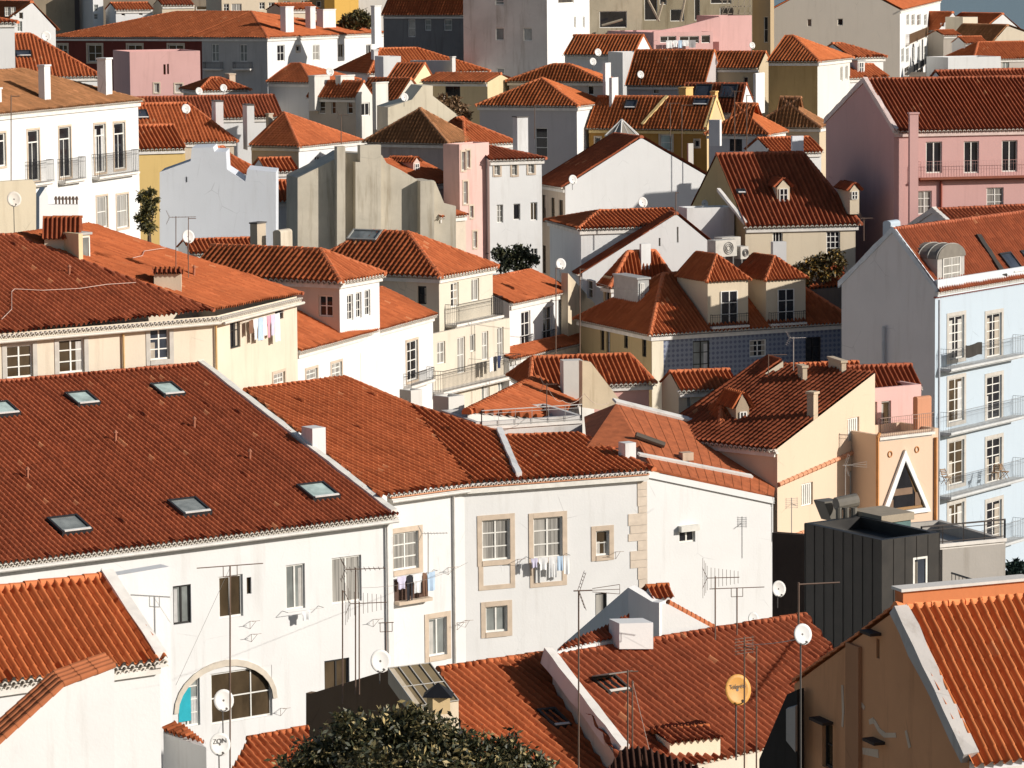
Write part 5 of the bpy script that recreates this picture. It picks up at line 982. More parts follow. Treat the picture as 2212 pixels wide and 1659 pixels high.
# black metal clad building, grey concrete wall, dark side
def clad():
    m, t, b = newmat('black_cladding'); w = t.nodes.new('ShaderNodeTexCoord'); b.inputs['Base Color'].default_value = (.022, .02, .018, 1); b.inputs['Roughness'].default_value = .45
    n1 = noise(t, wpos(t), 1.2, 4); t.links.new(ramp(t, n1, .3, .7, (.014, .013, .012), (.032, .028, .024)), b.inputs['Base Color']); return m
CL = clad(); h = House('black clad modern block with ducts and a box skylight on top', cat='building', name='modern_block', wall=CL).rect((1905, 1167), 122, 33, Rx=2029, Lx=1738, rt='flat'); h.win('F', 1972, 1203, 2003, 1300, '11b', deep=.05)
B = Acc()
for key in 'FL':
    f = h.faces[key]; W_ = max(a for a, b in f['poly']); m = int(W_ / .55)
    for i in range(m + 1): p = f['o'] + f['d'] * (W_ * i / m) + f['n'] * .002; B.box(p + UP * h.zb, f['d'] * .025, UP * (h.z - h.zb - .02), f['n'] * .018)
B.build('standing_seams', CL, h.root)
B = Acc(); z = h.z - .45; mt = plain('duct_metal', (.16, .145, .12), .5)
def at(x, y): return Pz(x, y, z)
for x in (1812, 1828, 1845): p = at(x, 1136); B.tube(p, p + UP * .75, .13, 9)
p, q = at(1806, 1134) + UP * .85, at(1850, 1130) + UP * .95; B.tube(p, q, .28, 12); b = B.build('duct', mt, h.root)
B = Acc(); p = at(1797, 1126); t_, n_ = h.t, h.n; B.prism([p, p + t_ * .4, p + t_ * .4 + UP * .78, p - t_ * .38 + UP * .78], n_ * .7); B.box(p - t_ * .38 + UP * .782, t_ * .78, n_ * .7, UP * .05); B.build('duct_hood', mt, h.root)
B = Acc(); p = at(1905, 1146); B.box(p, t_ * 1.5, n_ * 1.8, UP * .3); b = B.build('roof_light', plain('roof_light_base', (.12, .2, .19), .4), h.root); B = Acc(); B.box(p - t_ * .1 - n_ * .1 + UP * .302, t_ * 1.7, n_ * 2, UP * .3); B.build('roof_light_box', plain('beige_metal', (.36, .30, .22), .6), b); h.done()
h = House('bare grey concrete terrace wall beside the black block', cat='building', name='concrete_block', wall=(.42, .39, .35), dirt=.5).rect((2036, 1176), 127, 24, Rx=2172, dep=5, rt='flat'); h.balc('F', 1990, 1130, 2170, 1170, out=.03, col=(.06, .05, .045), gap=.8, r=.025); h.done()
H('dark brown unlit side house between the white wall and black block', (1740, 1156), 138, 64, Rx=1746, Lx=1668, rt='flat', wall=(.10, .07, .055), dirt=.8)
# brown gable and bright orange roof, bottom right
h = House('brown plastered house with a bright orange roof in the bottom right', wall=(.72, .36, .18), dirt=.6, tile=((.54, .165, .056), (.63, .21, .075)), tw=.25).rect((2094, 1645), 72, 22, Rx=2420, Lx=1716, rt='x', ap=(1938, 1316), ov=.15)
h.faces['F']['mat'] = plaster((.74, .74, .75), .3); h.win('L', 1893, 1580 - 1244 + 1034 + 10, 1900, 1422, '11dk'); h.win('L', 1776, 1562, 1799, 1660, '12ok')
mo = plaster((.60, .56, .52), .9); h.strip([(1940, 1318), (2094, 1640)], w=.4, h=.22, mat=mo, name='mortar_verge')
L_ = h.faces['L']; B = Acc(); u0 = h.uv(L_, 1850, 1450)[0]
B.box(L_['o'] + L_['d'] * h.uv(L_, 1834, 1450)[0] + UP * (h.zb) + L_['n'] * .001, L_['d'] * .02, UP * (h.z - h.zb + .2), L_['n'] * .02); B.build('wall_seam', plaster((.3, .17, .09), .6), h.root)
for x0, x1, y in ((1770, 1800, 1560), (1880, 1904, 1372), (1886, 1912, 1605)):
    p, q = hit(x0, y - 8, L_['o'], L_['n']), hit(x1, y + 8, L_['o'], L_['n']); B = Acc(); B.box(Vector((p.x, p.y, p.z)), Vector((q.x - p.x, q.y - p.y, 0)), UP * .07, L_['n'] * .3); B.build('drip_ledge', plain('dark_slate', (.06, .04, .03), .8), h.root)
B = Acc()
for pts, w in (([(1820, 1480), (1822, 1540), (1820, 1570)], .05), ([(1844, 1450), (1852, 1490), (1853, 1530), (1851, 1600)], .045), ([(1856, 1515), (1868, 1530)], .06), ([(1878, 1560), (1888, 1556), (1900, 1578), (1912, 1588), (1936, 1588)], .06), ([(1864, 1622), (1898, 1628)], .08), ([(1957, 1578), (1966, 1615)], .05)):
    q = [hit(x, y, L_['o'] + L_['n'] * .002, L_['n']) for x, y in pts]
    for a, b in zip(q, q[1:]): dd = (b - a).normalized(); c = dd.cross(L_['n']); j = random.uniform(.8, 1.3); B.prism([a - c * w, b - c * w * j, b + c * w * j, a + c * w], L_['n'] * .012)
bp = B.build('cement_patches', plaster((.72, .55, .40), .5), h.root); bp['kind'] = 'stuff'
B = Acc(); q0, q1 = h.uv(L_, 1834, 1500)[0], h.uv(L_, 1862, 1500)[0]; B.box(L_['o'] + L_['d'] * q0 + UP * h.zb + L_['n'] * .002, L_['d'] * (q1 - q0), UP * (hit(1848, 1392, L_['o'], L_['n']).z - h.zb), L_['n'] * .1); B.build('chimney_breast', plaster((.50, .25, .13), .6), h.root)
p = h.r0 + UP * .1; B = Acc(); B.box(p - h.n * .1 + h.t * .1, h.t * 3.6, h.n * .4, UP * .34); b = B.build('ridge_wall', plaster((.62, .22, .09), .2), h.root); B = Acc(); B.box(p - h.n * .2 + UP * .342, h.t * 3.6, h.n * .5, UP * .07); B.build('coping', plaster((.72, .68, .62), .3), b)
h.done(ends=False); NEARR = h
# ------------------------------------------------------------------ things on and around the houses
def text_mesh(body, size, mat, parent, loc, x, z):
    cu = bpy.data.curves.new('lettering', 'FONT'); cu.body = body; cu.size = size; cu.align_x = 'CENTER'; cu.extrude = .004
    ob = bpy.data.objects.new('tmp', cu); COL.objects.link(ob); bpy.context.view_layer.update()
    me = bpy.data.meshes.new_from_object(ob.evaluated_get(bpy.context.evaluated_depsgraph_get())); bpy.data.objects.remove(ob)
    M = Matrix((x, z.cross(x), z)).transposed(); me.transform(Matrix.Translation(loc) @ M.to_4x4()); me.transform(Matrix.Translation(-Vector(org_of(parent))))
    me.materials.clear(); me.materials.append(mat); o = bpy.data.objects.new('lettering', me); COL.objects.link(o); o.parent = parent; return o
DG = 'satellite dishes on the rooftops'
def dish(x, y, r, d, label, base=None, col=(.72, .70, .66), face=(.42, -.86, .22), text=None, rust=False):
    c = P(x, y, d); R = r * d / F; w = Vector(face).normalized(); u = UP.cross(w).normalized(); v = w.cross(u)
    b = P(base[0], base[1], d + .25) if base else c - UP * R * 2.2 - w * .2
    root = empty('satellite_dish', (c.x, c.y, min(b.z, c.z - R)), label, 'satellite dish', DG); B = Acc(); n = 22; rings = 4; B.v.append(tuple(c - w * R * .16))
    for k in range(1, rings + 1):
        q = k / rings
        for i in range(n): a = 2 * math.pi * i / n; B.v.append(tuple(c + (u * math.cos(a) + v * 1.06 * math.sin(a)) * R * q + w * R * .16 * (q * q - 1)))
    for i in range(n):
        j = (i + 1) % n; B.f.append([0, 1 + i, 1 + j])
        for k in range(rings - 1): a = 1 + k * n; B.f.append([a + i, a + n + i, a + n + j, a + j])
    if rust:
        m, t, bb = newmat('rusty_dish'); f = ramp(t, noise(t, wpos(t), 2.2, 5, .7), .6, .68, (0, 0, 0), (1, 1, 1)); t.links.new(mix(t, col, (.25, .07, .03), f), bb.inputs['Base Color']); bb.inputs['Roughness'].default_value = .6
    else: m = plain('dish_paint', col, .5)
    k = B.build('reflector', m, root, smooth=True); k.modifiers.new('Solidify', 'SOLIDIFY').thickness = .02
    dk = plain('dish_metal', (.12, .11, .10), .5); B = Acc(); e = c - v * R * .98; fp_ = c + w * R * .6 - v * R * .82; B.tube(e, fp_, R * .035 + .004, 5); B.tube(fp_, fp_ - w * R * .22 + v * R * .06, R * .1, 8); B.build('feed_arm', dk, root)
    B = Acc(); p = c - w * (R * .16 + .08); B.tube(c - w * R * .15, p, R * .12, 6); B.tube(p, Vector((p.x, p.y, b.z)), max(.02, R * .06), 6); B.build('mast', dk, root)
    if text: text_mesh(text, R * (.62 if len(text) < 5 else .42), plain('dish_ink', (.10, .09, .08), .6), root, c - w * R * (.07 if len(text) < 5 else .045) + v * R * .1, u, w)
    return root
dish(476, 1608, 24, 86, 'grey white dish with three dark letters at the bottom left', (476, 1690), text='ZON')
dish(484, 1513, 23, 89, 'pale dish on a tall rusty pole before the arched window', (484, 1600))
dish(823, 1428, 24, 103.5, 'rust patched white dish above the glass lean-to', (826, 1475), rust=True)
dish(1595, 1490, 32, 96, 'ochre orange dish with dark lettering over the red ridged roof', (1592, 1640), col=(.66, .33, .08), text='Televés')
dish(1735, 1370, 22, 72.3, 'white oval dish at the top corner of the brown house', (1735, 1690), col=(.74, .74, .73))
dish(1683, 1272, 17, 136, 'white dish in front of the dark unlit side house', (1683, 1312))
dish(1628, 1336, 13, 150, 'white dish on the blank white wall above the ridge', (1628, 1362), col=(.7, .69, .66))
dish(713, 155, 9, 312, 'round dish on the hipped roof above the grey wall', (713, 172)); dish(874, 210, 9, 284, 'dish in front of the cream stepped gable wall', (874, 230))
dish(402, 235, 10, 282, 'dish on the striped orange roof beside the brown chimneys', (402, 258)); dish(430, 197, 8, 318, 'left dish by the low orange hut', (430, 216)); dish(483, 190, 8, 318, 'right dish by the low orange hut', (483, 210))
dish(100, 78, 11, 302, 'white dish on the ridge of the upper left tiled roof', (100, 96)); dish(31, 430, 16, 181.5, 'beige dish on a rusty pole before the cream wall', (33, 505), col=(.66, .60, .52))
dish(407, 511, 14, 169, 'white dish behind the ridge of the yellow house', (407, 560)); dish(1212, 570, 12, 210, 'white dish above the cream peeling gable wall', (1210, 606))
dish(1238, 388, 10, 254, 'dish at the lower corner of the plain lit gable', (1238, 410)); dish(1389, 437, 11, 226, 'dish on the ridge of the low hipped red roof', (1389, 462)); dish(1523, 440, 8, 226, 'dish above the plain white flat block', (1523, 456))
dish(1292, 113, 8, 333, 'upper dish under the bright orange roof with triangular gable', (1292, 134)); dish(1281, 133, 8, 331, 'lower dish under the bright orange roof with triangular gable', (1281, 150))
dish(1384, 161, 8, 312, 'dish at the eave of the wide striped roof', (1384, 182)); dish(1625, 98, 7, 316, 'small dish on the ridge of the tan house', (1625, 122))
def antenna(x, y0, y1, d, label, kind='y', ang=10, L=1.1, x2=None, col=(.16, .12, .10), r=.018, flip=1):
    a = P(x2 if x2 else x, y1, d); b = P(x, y0, d); root = empty('tv_antenna', a, label, 'antenna', 'television antennas on the rooftops'); m = plain('antenna_metal', col, .5)
    B = Acc(); B.tube(a, b, r * 1.2, 6); B.build('mast', m, root); B = Acc(); t = Vector((math.cos(rad(ang)), math.sin(rad(ang)), 0)) * flip; s = Vector((-t.y, t.x, 0)); s = s if kind != 'v' else UP
    if kind in 'yv':
        p = b - t * L * .25 - UP * .05; q = p + t * L; B.tube(p, q, r * .8, 5)
        for i in range(8): c = p + t * (L * (.12 + i * .12)); e = (.32 - .018 * i) * min(1.4, L); B.tube(c - s * e, c + s * e, r * .5, 4)
        for k in (-1, 1):
            for j in range(4): c = p + UP * k * (.08 + j * .09) - t * j * .05; B.tube(c - s * .34, c + s * .34, r * .45, 4)
            B.tube(p, p + UP * k * .36 - t * .16, r * .6, 4)
    elif kind == 'c':   # three rods converging, like a long bow tie
        p = b; q = b + t * L
        B.tube(p - t * .15, p + t * .4, r, 5)
        for k in (-.14, 0, .14): B.tube(p + t * .4 + UP * k * .35, q + UP * k, r * .55, 4)
        B.tube(q + UP * -.14, q + UP * .14, r * .5, 4)
        for k in (-1, 1):
            for j in range(5): c = p + (UP * k * 1.0 + t * .35) * (.1 + j * .1) + s * -.15; B.tube(c, c + s * .3, r * .45, 4)
            for sd in (-.15, .15): B.tube(p + s * sd, p + s * sd + (UP * k * 1.0 + t * .35) * .55, r * .5, 4)
    elif kind == 't':
        B.tube(b - t * L * .5, b + t * L * .5, r * .8, 5); B.tube(b - t * .2 - UP * .3, b + t * .2 - UP * .3, r * .6, 5); B.tube(b - t * .2, b - t * .2 - UP * .3, r * .6, 5); B.tube(b + t * .2, b + t * .2 - UP * .3, r * .6, 5)
    elif kind == 'g':   # panel grid
        for i in range(6): c = b - UP * (.05 + i * .09); B.tube(c - t * .35, c + t * .35, r * .6, 4)
        for i in (-1, 0, 1): B.tube(b + t * .3 * i, b + t * .3 * i - UP * .55, r * .6, 4)
        B.tube(b - UP * .3, b - UP * .3 - s * .5, r, 4)
    elif kind == 'b': B.tube(b - UP * .05, b - UP * .05 + t * L, r, 5)
    B.build('aerial', m, root); return root
for a in [(24, 206, 470, 190, 'tall thin mast before the balconied white house', 'b', 10, .5), (737, 247, 312, 262, 'short mast beside the tan gable top', 'y', 10, .8), (1155, 226, 300, 280, 'mast with a pale bar before the mauve hipped house', 'b', 10, 1.2),
          (1448, 222, 330, 274, 'left mast standing before the mustard house', 'y', 10, 1.2), (1473, 226, 345, 272, 'right mast standing before the mustard house', 'b', 5, 1.0), (1587, 196, 350, 258, 'mast left of two before the pale hipped house', 'y', 15, .8), (1613, 205, 352, 257, 'taller mast before the pale hipped house', 'b', 0, .6),
          (380, 467, 590, 168, 'mast with side rods on the yellow house roof', 'y', 5, 1.4), (407, 470, 600, 167.5, 'mast standing on the little tiled roof box', 'b', 5, .4), (1201, 578, 772, 200, 'grey mast before the toothed eave house', 'b', 5, .3), (1253, 580, 775, 199, 'rusty red mast before the toothed eave house', 'b', 5, .3),
          (1460, 415, 465, 218.5, 'thin mast on the apex of the stepped coping gable', 'b', 5, .2), (1181, 828, 898, 158, 'mast rising from the railed flat terrace', 'y', 5, .7),
          (1250, 1276, 1680, 91, 'tall mast with a long bow shaped aerial at the bottom centre', 'c', 8, 1.2), (1356, 1447, 1690, 90, 'rusty mast beside the open roof hatch', 'b', 5, .3), (1366, 1470, 1700, 89.5, 'thin leaning pole beside the open roof hatch', 'b', 5, .05),
          (1545, 1245, 1382, 107, 'mast with a comb aerial before the blank white wall', 'v', 5, 1.1), (1592, 1270, 1372, 107.5, 'mast with a long crossbar before the blank white wall', 't', 8, 1.9), (1608, 1375, 1690, 94, 'mast with a grid aerial beside the orange dish', 'g', 30, 1), (1634, 1395, 1690, 94.6, 'plain side pole right of the orange dish', 'b', 5, .05),
          (1725, 1258, 1348, 77, 'mast with one long level bar by the black block', 'b', 12, 1.05), (497, 1222, 1660, 88, 'tall rusty pole with a wide crossbar before the white facade', 't', 20, 1.9),
          (740, 1275, 1520, 103, 'leftmost mast of the aerial cluster by the rusty dish', 'b', 5, .1), (768, 1226, 1500, 102.5, 'middle mast of the aerial cluster with several rods', 'y', 8, 1.3), (776, 1300, 1500, 102, 'mast with orange tipped aerial in the cluster', 'v', 10, 1.2), (834, 1345, 1450, 104, 'thin mast rising behind the rust patched dish', 't', 10, .5),
          (1710, 1075, 1165, 157, 'small star shaped aerial before the peach house', 'g', 20, .5), (1826, 1005, 1110, 157.5, 'aerial before the barred window of the peach house', 'c', 10, 1.1), (1714, 728, 800, 167, 'pale yagi before the blue tiled front', 'y', 10, .9), (1660, 765, 812, 168, 'low mast with a short bar before the blue tiled front', 'b', 10, 1.0), (1866, 470, 520, 205, 'branching aerial right of the cream house', 'y', 15, .8), (925, 1150, 1240, 147, 'pinkish aerial beside the curtained window', 'y', 5, 1.2)]:
    far = a[3] > 180; antenna(*a, col=(.42, .38, .34) if a[4].startswith(('pale', 'aerial', 'pinkish', 'small star')) else (.17, .11, .08), r=.028 if far else .02)
# washing
CLOTH = {'white': (.75, .75, .74), 'pale blue': (.45, .58, .72), 'pink': (.75, .35, .42), 'lilac': (.58, .55, .68), 'black': (.025, .025, .03), 'grey': (.3, .29, .29), 'brown': (.2, .11, .07), 'cream': (.72, .66, .55), 'navy': (.03, .04, .09)}
def washing(house, face, x0, x1, y, items, where, out=.5, cat='clothesline'):
    f = house.faces[face]; o = f['o'] + f['n'] * out; p, q = hit(x0, y, o, f['n']), hit(x1, y, o, f['n']); q.z = p.z = (p.z + q.z) / 2; d = f['d']; L = (q - p).length
    root = empty('clothesline', p, 'thin washing line ' + where, cat); B = Acc(); B.tube(p, q, .012, 4); B.build('line', plain('line_cord', (.5, .48, .45), .6), root); B = Acc()
    for e in (p, q): B.tube(e, e - f['n'] * (out - .01), .014, 4)
    B.build('bracket', plain('railing_iron', (.1, .1, .1), .5), root)
    tot = sum(i[1] for i in items) + .04 * len(items); u = max(0, (L - tot) / 2); ordn = ['first', 'second', 'third', 'fourth', 'fifth', 'sixth', 'seventh', 'eighth']
    for k, (c, w, h, kind) in enumerate(items):
        m = 7; B = Acc(); nn = f['n']
        rows = 6
        for j in range(rows + 1):
            for i in range(m):
                s = i / (m - 1); z = j / rows; ww = w * (1 if kind != 'shirt' or z < .35 else .72); ins = (w - ww) / 2
                B.v.append(tuple(p + d * (u + ins + ww * s) - UP * (h * z + .02 * math.sin(s * 7 + k)) + nn * (.035 * math.sin(s * 9 + k * 2) * z + .02)))
        for j in range(rows):
            for i in range(m - 1):
                a = j * m + i
                if kind == 'trousers' and j > 1 and i == (m - 1) // 2: continue
                B.f.append([a, a + 1, a + m + 1, a + m])
        ob = B.build({'shirt': 'shirt', 'trousers': 'trousers'}.get(kind, 'towel'), plain('cloth_' + c.replace(' ', '_'), CLOTH[c], .9)); ob.modifiers.new('Solidify', 'SOLIDIFY').thickness = .012
        tag(ob, '%s %s hanging %s on the line %s' % (c, kind, ordn[k], where), kind, 'washing hung out to dry'); u += w + .04
washing(YH, 'G', 524, 616, 684, [('brown', .5, .7, 'towel'), ('white', .6, 1.1, 'shirt'), ('pale blue', .6, 1.2, 'towel'), ('white', .4, 1.0, 'towel'), ('pink', .5, 1.15, 'shirt'), ('lilac', .5, 1.1, 'shirt'), ('white', .6, 1.5, 'towel')], 'at the yellow house', out=.4)
washing(BENT, 'G', 1146, 1232, 1203, [('lilac', .35, .45, 'shirt'), ('white', .5, .6, 'shirt'), ('white', .4, 1.0, 'trousers'), ('pale blue', .3, .7, 'towel'), ('white', .3, .9, 'towel')], 'below the curtained tall window', out=.55)
washing(BENT, 'F', 852, 946, 1240, [('lilac', .5, .6, 'shirt'), ('black', .35, 1.2, 'trousers'), ('white', .5, .9, 'shirt'), ('brown', .25, 1.1, 'trousers'), ('pale blue', .45, .9, 'towel')], 'over the flower ledge', out=.35)
washing(BIG, 'F', 622, 700, 1318, [('white', .5, .45, 'shirt')], 'under the tall grey window', out=.5)
washing(VV, 'F', 1040, 1098, 770, [('white', .45, .9, 'towel'), ('black', .5, .95, 'shirt'), ('navy', .45, .8, 'shirt')], 'at the long cream balcony', out=.92)
washing(PK, 'F', 1420, 1522, 87, [('white', .8, .9, 'towel'), ('white', .7, .8, 'shirt'), ('pale blue', .5, .9, 'towel'), ('white', .8, .7, 'towel'), ('grey', .9, .9, 'towel')], 'outside the low pink terrace house', out=.8)
f = BENT.faces['F']; B = Acc(); k_ = hit(852, 1306, f['o'], f['n']); W_ = (hit(924, 1296, f['o'], f['n']) - k_).dot(f['d']); B.box(k_ + f['n'] * .001, f['d'] * W_, UP * .16, f['n'] * .4); B.build('flower_ledge', plain('stone_surround', STONE, .85), BENT.root); B = Acc()
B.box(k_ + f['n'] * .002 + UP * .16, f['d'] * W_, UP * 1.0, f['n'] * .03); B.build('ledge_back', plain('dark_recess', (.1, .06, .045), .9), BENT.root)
# leaves
def leafmat(c1, c2, key):
    m, t, b = newmat(key); u = t.nodes.new('ShaderNodeUVMap'); w = t.nodes.new('ShaderNodeTexWhiteNoise'); w.noise_dimensions = '2D'; t.links.new(u.outputs[0], w.inputs['Vector'])
    r = t.nodes.new('ShaderNodeValToRGB'); e = r.color_ramp.elements; e[0].color = (*c1, 1); e[1].color = (*c2, 1); e[1].position = .88; e.new(.72).color = (*[x * 1.7 for x in c1], 1); t.links.new(w.outputs['Value'], r.inputs[0])
    t.links.new(r.outputs[0], b.inputs['Base Color']); b.inputs['Roughness'].default_value = .55; return m
def leaves(blobs, n, size, mat, parent, name='crown', droop=.3):
    C = np.concatenate([np.repeat([b[:3]], max(1, int(n * b[3] ** 2 / sum(x[3] ** 2 for x in blobs))), 0) for b in blobs]); Rr = np.concatenate([np.repeat(b[3], max(1, int(n * b[3] ** 2 / sum(x[3] ** 2 for x in blobs)))) for b in blobs]); n = len(C)
    v = rng.normal(size=(n, 3)); v /= np.linalg.norm(v, axis=1)[:, None]; rad_ = rng.random(n) ** .45 * (1 + .18 * rng.normal(size=n)); cl = 1 + .22 * np.sin(v[:, 0] * 7 + C[:, 0]) * np.sin(v[:, 2] * 6 + C[:, 2])
    c = C + v * (Rr * rad_ * cl)[:, None] * np.array([1, .8, .85]); a = v + rng.normal(size=(n, 3)) * .9; a[:, 2] -= droop; a /= np.linalg.norm(a, axis=1)[:, None]; b = np.cross(a, rng.normal(size=(n, 3))); b /= np.linalg.norm(b, axis=1)[:, None]
    s = size * (.6 + .8 * rng.random(n))[:, None]; V = np.stack([c - a * s * .5, c + b * s * .22, c + a * s * .6, c - b * s * .22], 1).reshape(-1, 3); Fc = np.arange(4 * n).reshape(n, 4); uv = np.repeat(np.stack([np.arange(n) % 997 + .5, np.arange(n) // 997 + .5], 1), 4, 0)
    return mk(name, V, Fc, mat, parent, uv=uv)
def bush(label, pts, d, n, size, c1, c2, name='bush', cat='bush', trunk=None):
    bl = [(*P(x, y, d + dd), r * d / F) for x, y, r, dd in pts]; z0 = trunk if trunk else min(b[2] - b[3] for b in bl) - .8; cx = sum(b[0] for b in bl) / len(bl); cy = sum(b[1] for b in bl) / len(bl)
    root = empty(name, (cx, cy, z0), label, cat); leaves(bl, n, size, leafmat(c1, c2, 'leaf_' + name), root); B = Acc(); bm = plain('bark', (.10, .07, .05), .9); base = Vector((cx, cy, z0)); mid = Vector((cx, cy, min(b[2] for b in bl) - .2)); B.tube(base, mid, .16, 8, .1)
    for b in bl: B.tube(mid, Vector(b[:3]), .09, 6, .02)
    B.build('trunk', bm, root); return root
bush('dark leafy tree with pale yellow blossoms at the bottom centre', [(690, 1640, 62, 0), (770, 1600, 68, 0), (850, 1585, 66, .3), (930, 1600, 66, 0), (1000, 1625, 58, -.3), (1090, 1640, 62, 0), (1160, 1665, 44, 0), (640, 1680, 60, -.3), (800, 1680, 90, -1), (930, 1690, 90, -1), (1060, 1700, 80, -.8), (745, 1555, 26, .2), (900, 1545, 30, .2)], 86, 26000, .18, (.02, .025, .009), (.48, .36, .15), name='leafy_tree', cat='tree', trunk=ground(86) - .5)
bush('round brown green bush on the roofline beside the ochre block', [(752, 45, 17, 0), (775, 38, 20, 0), (795, 48, 14, 0), (765, 55, 14, 0)], 400, 2500, .5, (.05, .045, .015), (.22, .15, .05))
bush('yellow green shrub in the dark gap beside the tall white house', [(312, 425, 16, 0), (322, 448, 18, 0), (310, 470, 18, 0), (328, 415, 10, 0), (318, 490, 18, 0), (338, 432, 8, 0)], 214, 2500, .26, (.035, .035, .012), (.45, .34, .08), name='shrub', cat='shrub')
bush('dark bush with a few flowers below the small windowed white house', [(1080, 548, 18, 0), (1105, 555, 22, 0), (1130, 548, 20, 0), (1150, 560, 16, 0), (1120, 535, 10, 0), (1090, 575, 18, 0), (1130, 578, 20, 0)], 222, 2600, .28, (.02, .025, .01), (.14, .13, .06))
bush('autumn coloured bush under the grid window of the cream house', [(1730, 580, 14, 0), (1720, 600, 14, 0), (1740, 615, 14, 0), (1755, 568, 18, 0), (1785, 560, 20, 0), (1805, 552, 17, 0), (1770, 580, 15, 0), (1815, 570, 14, 0), (1745, 595, 16, 0), (1780, 592, 18, 0), (1808, 588, 14, 0)], 214, 2600, .28, (.05, .04, .012), (.45, .26, .05))
bush('dry straggling weeds beside the cream stepped wall', [(955, 215, 14, 0), (975, 225, 14, 0), (995, 235, 14, 0), (1008, 250, 11, 0), (985, 215, 9, 0)], 294, 1300, .4, (.12, .07, .035), (.35, .22, .12), name='dry_weeds', cat='weeds')
bush('small dark conifer at the right edge below the pale blue house', [(2180, 1222, 9, 0), (2192, 1228, 11, 0), (2206, 1220, 8, 0), (2195, 1212, 6, 0), (2186, 1240, 14, 0), (2208, 1240, 14, 0)], 145, 1500, .22, (.012, .03, .025), (.04, .07, .05), name='conifer', cat='tree')
# air conditioners
def acunit(x0, y0, x1, y1, d, label, th=35):
    t = Vector((math.cos(rad(th)), math.sin(rad(th)), 0)); n = Vector((-t.y, t.x, 0)); k = P(x0, y1, d); w = along(k, th, x1); h = zat(k.x, k.y, y0) - k.z; root = empty('air_conditioner', k - UP * .3, label, 'air conditioner', 'air conditioners on the roof'); B = Acc(); B.box(k, t * w, n * .9, UP * h); B.build('casing', plain('ac_casing', (.55, .52, .46), .5), root)
    B = Acc(); c = k + t * w * .6 + UP * h * .5; R = min(w, h) * .36
    for q in (.4, .7, 1):
        for i in range(16): a, b = 2 * math.pi * i / 16, 2 * math.pi * (i + 1) / 16; B.tube(c - n * .02 + t * R * q * math.cos(a) + UP * R * q * math.sin(a), c - n * .02 + t * R * q * math.cos(b) + UP * R * q * math.sin(b), .03, 4)
    B.build('fan_grille', plain('ac_grille', (.16, .15, .14), .6), root); B = Acc()
    for e in (.1, .8): B.box(k + t * w * e - UP * .6, t * .1, n * .8, UP * .6)
    B.build('foot', plain('ac_grille', (.16, .15, .14), .6), root)
acunit(1546, 520, 1592, 556, 213, 'large air conditioner on the roof behind the left dormer'); acunit(1560, 514, 1600, 540, 216, 'upper air conditioner behind the large one'); acunit(1600, 533, 1617, 560, 214, 'narrow air conditioner on the right of the group')
# glass lantern above the plain lit gable
a = P(1343, 292, 272); root = empty('roof_lantern', a - UP * 2, 'glazed pyramid lantern with white bars above the plain lit gable', 'roof lantern'); R = 40 * 272 / F; ap = P(1343, 258, 272); c4 = [a + Vector((R * math.cos(rad(25 + 60 * i)), R * .8 * math.sin(rad(25 + 60 * i)), 0)) for i in range(6)]
B = Acc(); [B.poly([c4[i], c4[(i + 1) % 6], ap]) for i in range(6)]; B.build('glazing', plain('lantern_glass', (.28, .25, .21), .3), root); B = Acc()
for i in range(6):
    B.tube(c4[i], ap, .07, 5); B.tube(c4[i], c4[(i + 1) % 6], .07, 5)
    m_ = (c4[i] + c4[(i + 1) % 6]) / 2; B.tube(m_, ap, .04, 4)
B.build('glazing_bars', plain('white_bars', (.66, .64, .6), .5), root); B = Acc(); [B.poly([c4[i], c4[(i + 1) % 6], c4[(i + 1) % 6] - UP * 2, c4[i] - UP * 2]) for i in range(6)]; B.build('base', plaster(WHITE2, .3), root)
# added roof, near-black colour standing in for cast shadow; yard walls beside it
D1 = lean('added dark tiled roof standing in for the shadow at the bottom edge', 'shed', 'shed', (1300, 1690), (1660, 1680), 84, 25, [(1290, 1698), (1600, 1698), (1500, 1656), (1388, 1618), (1345, 1622)], ((.05, .02, .012), (.07, .03, .018)), .17, wall=(.05, .03, .02))
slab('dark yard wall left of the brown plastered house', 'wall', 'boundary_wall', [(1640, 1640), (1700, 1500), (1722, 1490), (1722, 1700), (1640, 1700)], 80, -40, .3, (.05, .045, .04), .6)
slab('narrow pale wall strip against the brown plastered house', 'wall', 'garden_wall', [(1698, 1532), (1718, 1526), (1718, 1625), (1698, 1600)], 79, -20, .2, (.6, .56, .5), .6)
# balcony furniture on the pale blue house
def chair(x, y, d, label, face=0):
    k = P(x, y, d); root = empty('folding_chair', k, label, 'chair', 'wooden chairs on the blue house balcony'); m = plain('chair_wood', (.32, .2, .11), .7); c, s = math.cos(face), math.sin(face); R_ = lambda a, b, z: k + Vector((a * c - b * s, a * s + b * c, z))
    B = Acc()
    for i in range(5): B.box(R_(-.22, -.22 + i * .09, .44), R_(.44, 0, 0) - k, R_(0, .07, 0) - k, UP * .03)
    B.build('seat', m, root); B = Acc()
    for i in range(4): B.box(R_(-.22, .24 + i * .03, .55 + i * .1), R_(.44, 0, 0) - k, R_(0, .02, 0) - k, UP * .07)
    B.build('backrest', m, root)
    for sx in (-.2, .2):
        B = Acc(); B.tube(R_(sx, -.22, 0), R_(sx, .36, .95), .02, 5); B.build('leg', m, root); B = Acc(); B.tube(R_(sx, .25, 0), R_(sx, -.18, .45), .02, 5); B.build('leg', m, root)
chair(2044, 1046, 197.2, 'wooden chair at the left end of the third balcony', .6); chair(2150, 1036, 200.9, 'wooden chair beside the small table on the third balcony', -.5); chair(2170, 1034, 201.8, 'wooden chair at the right end of the third balcony', .9)
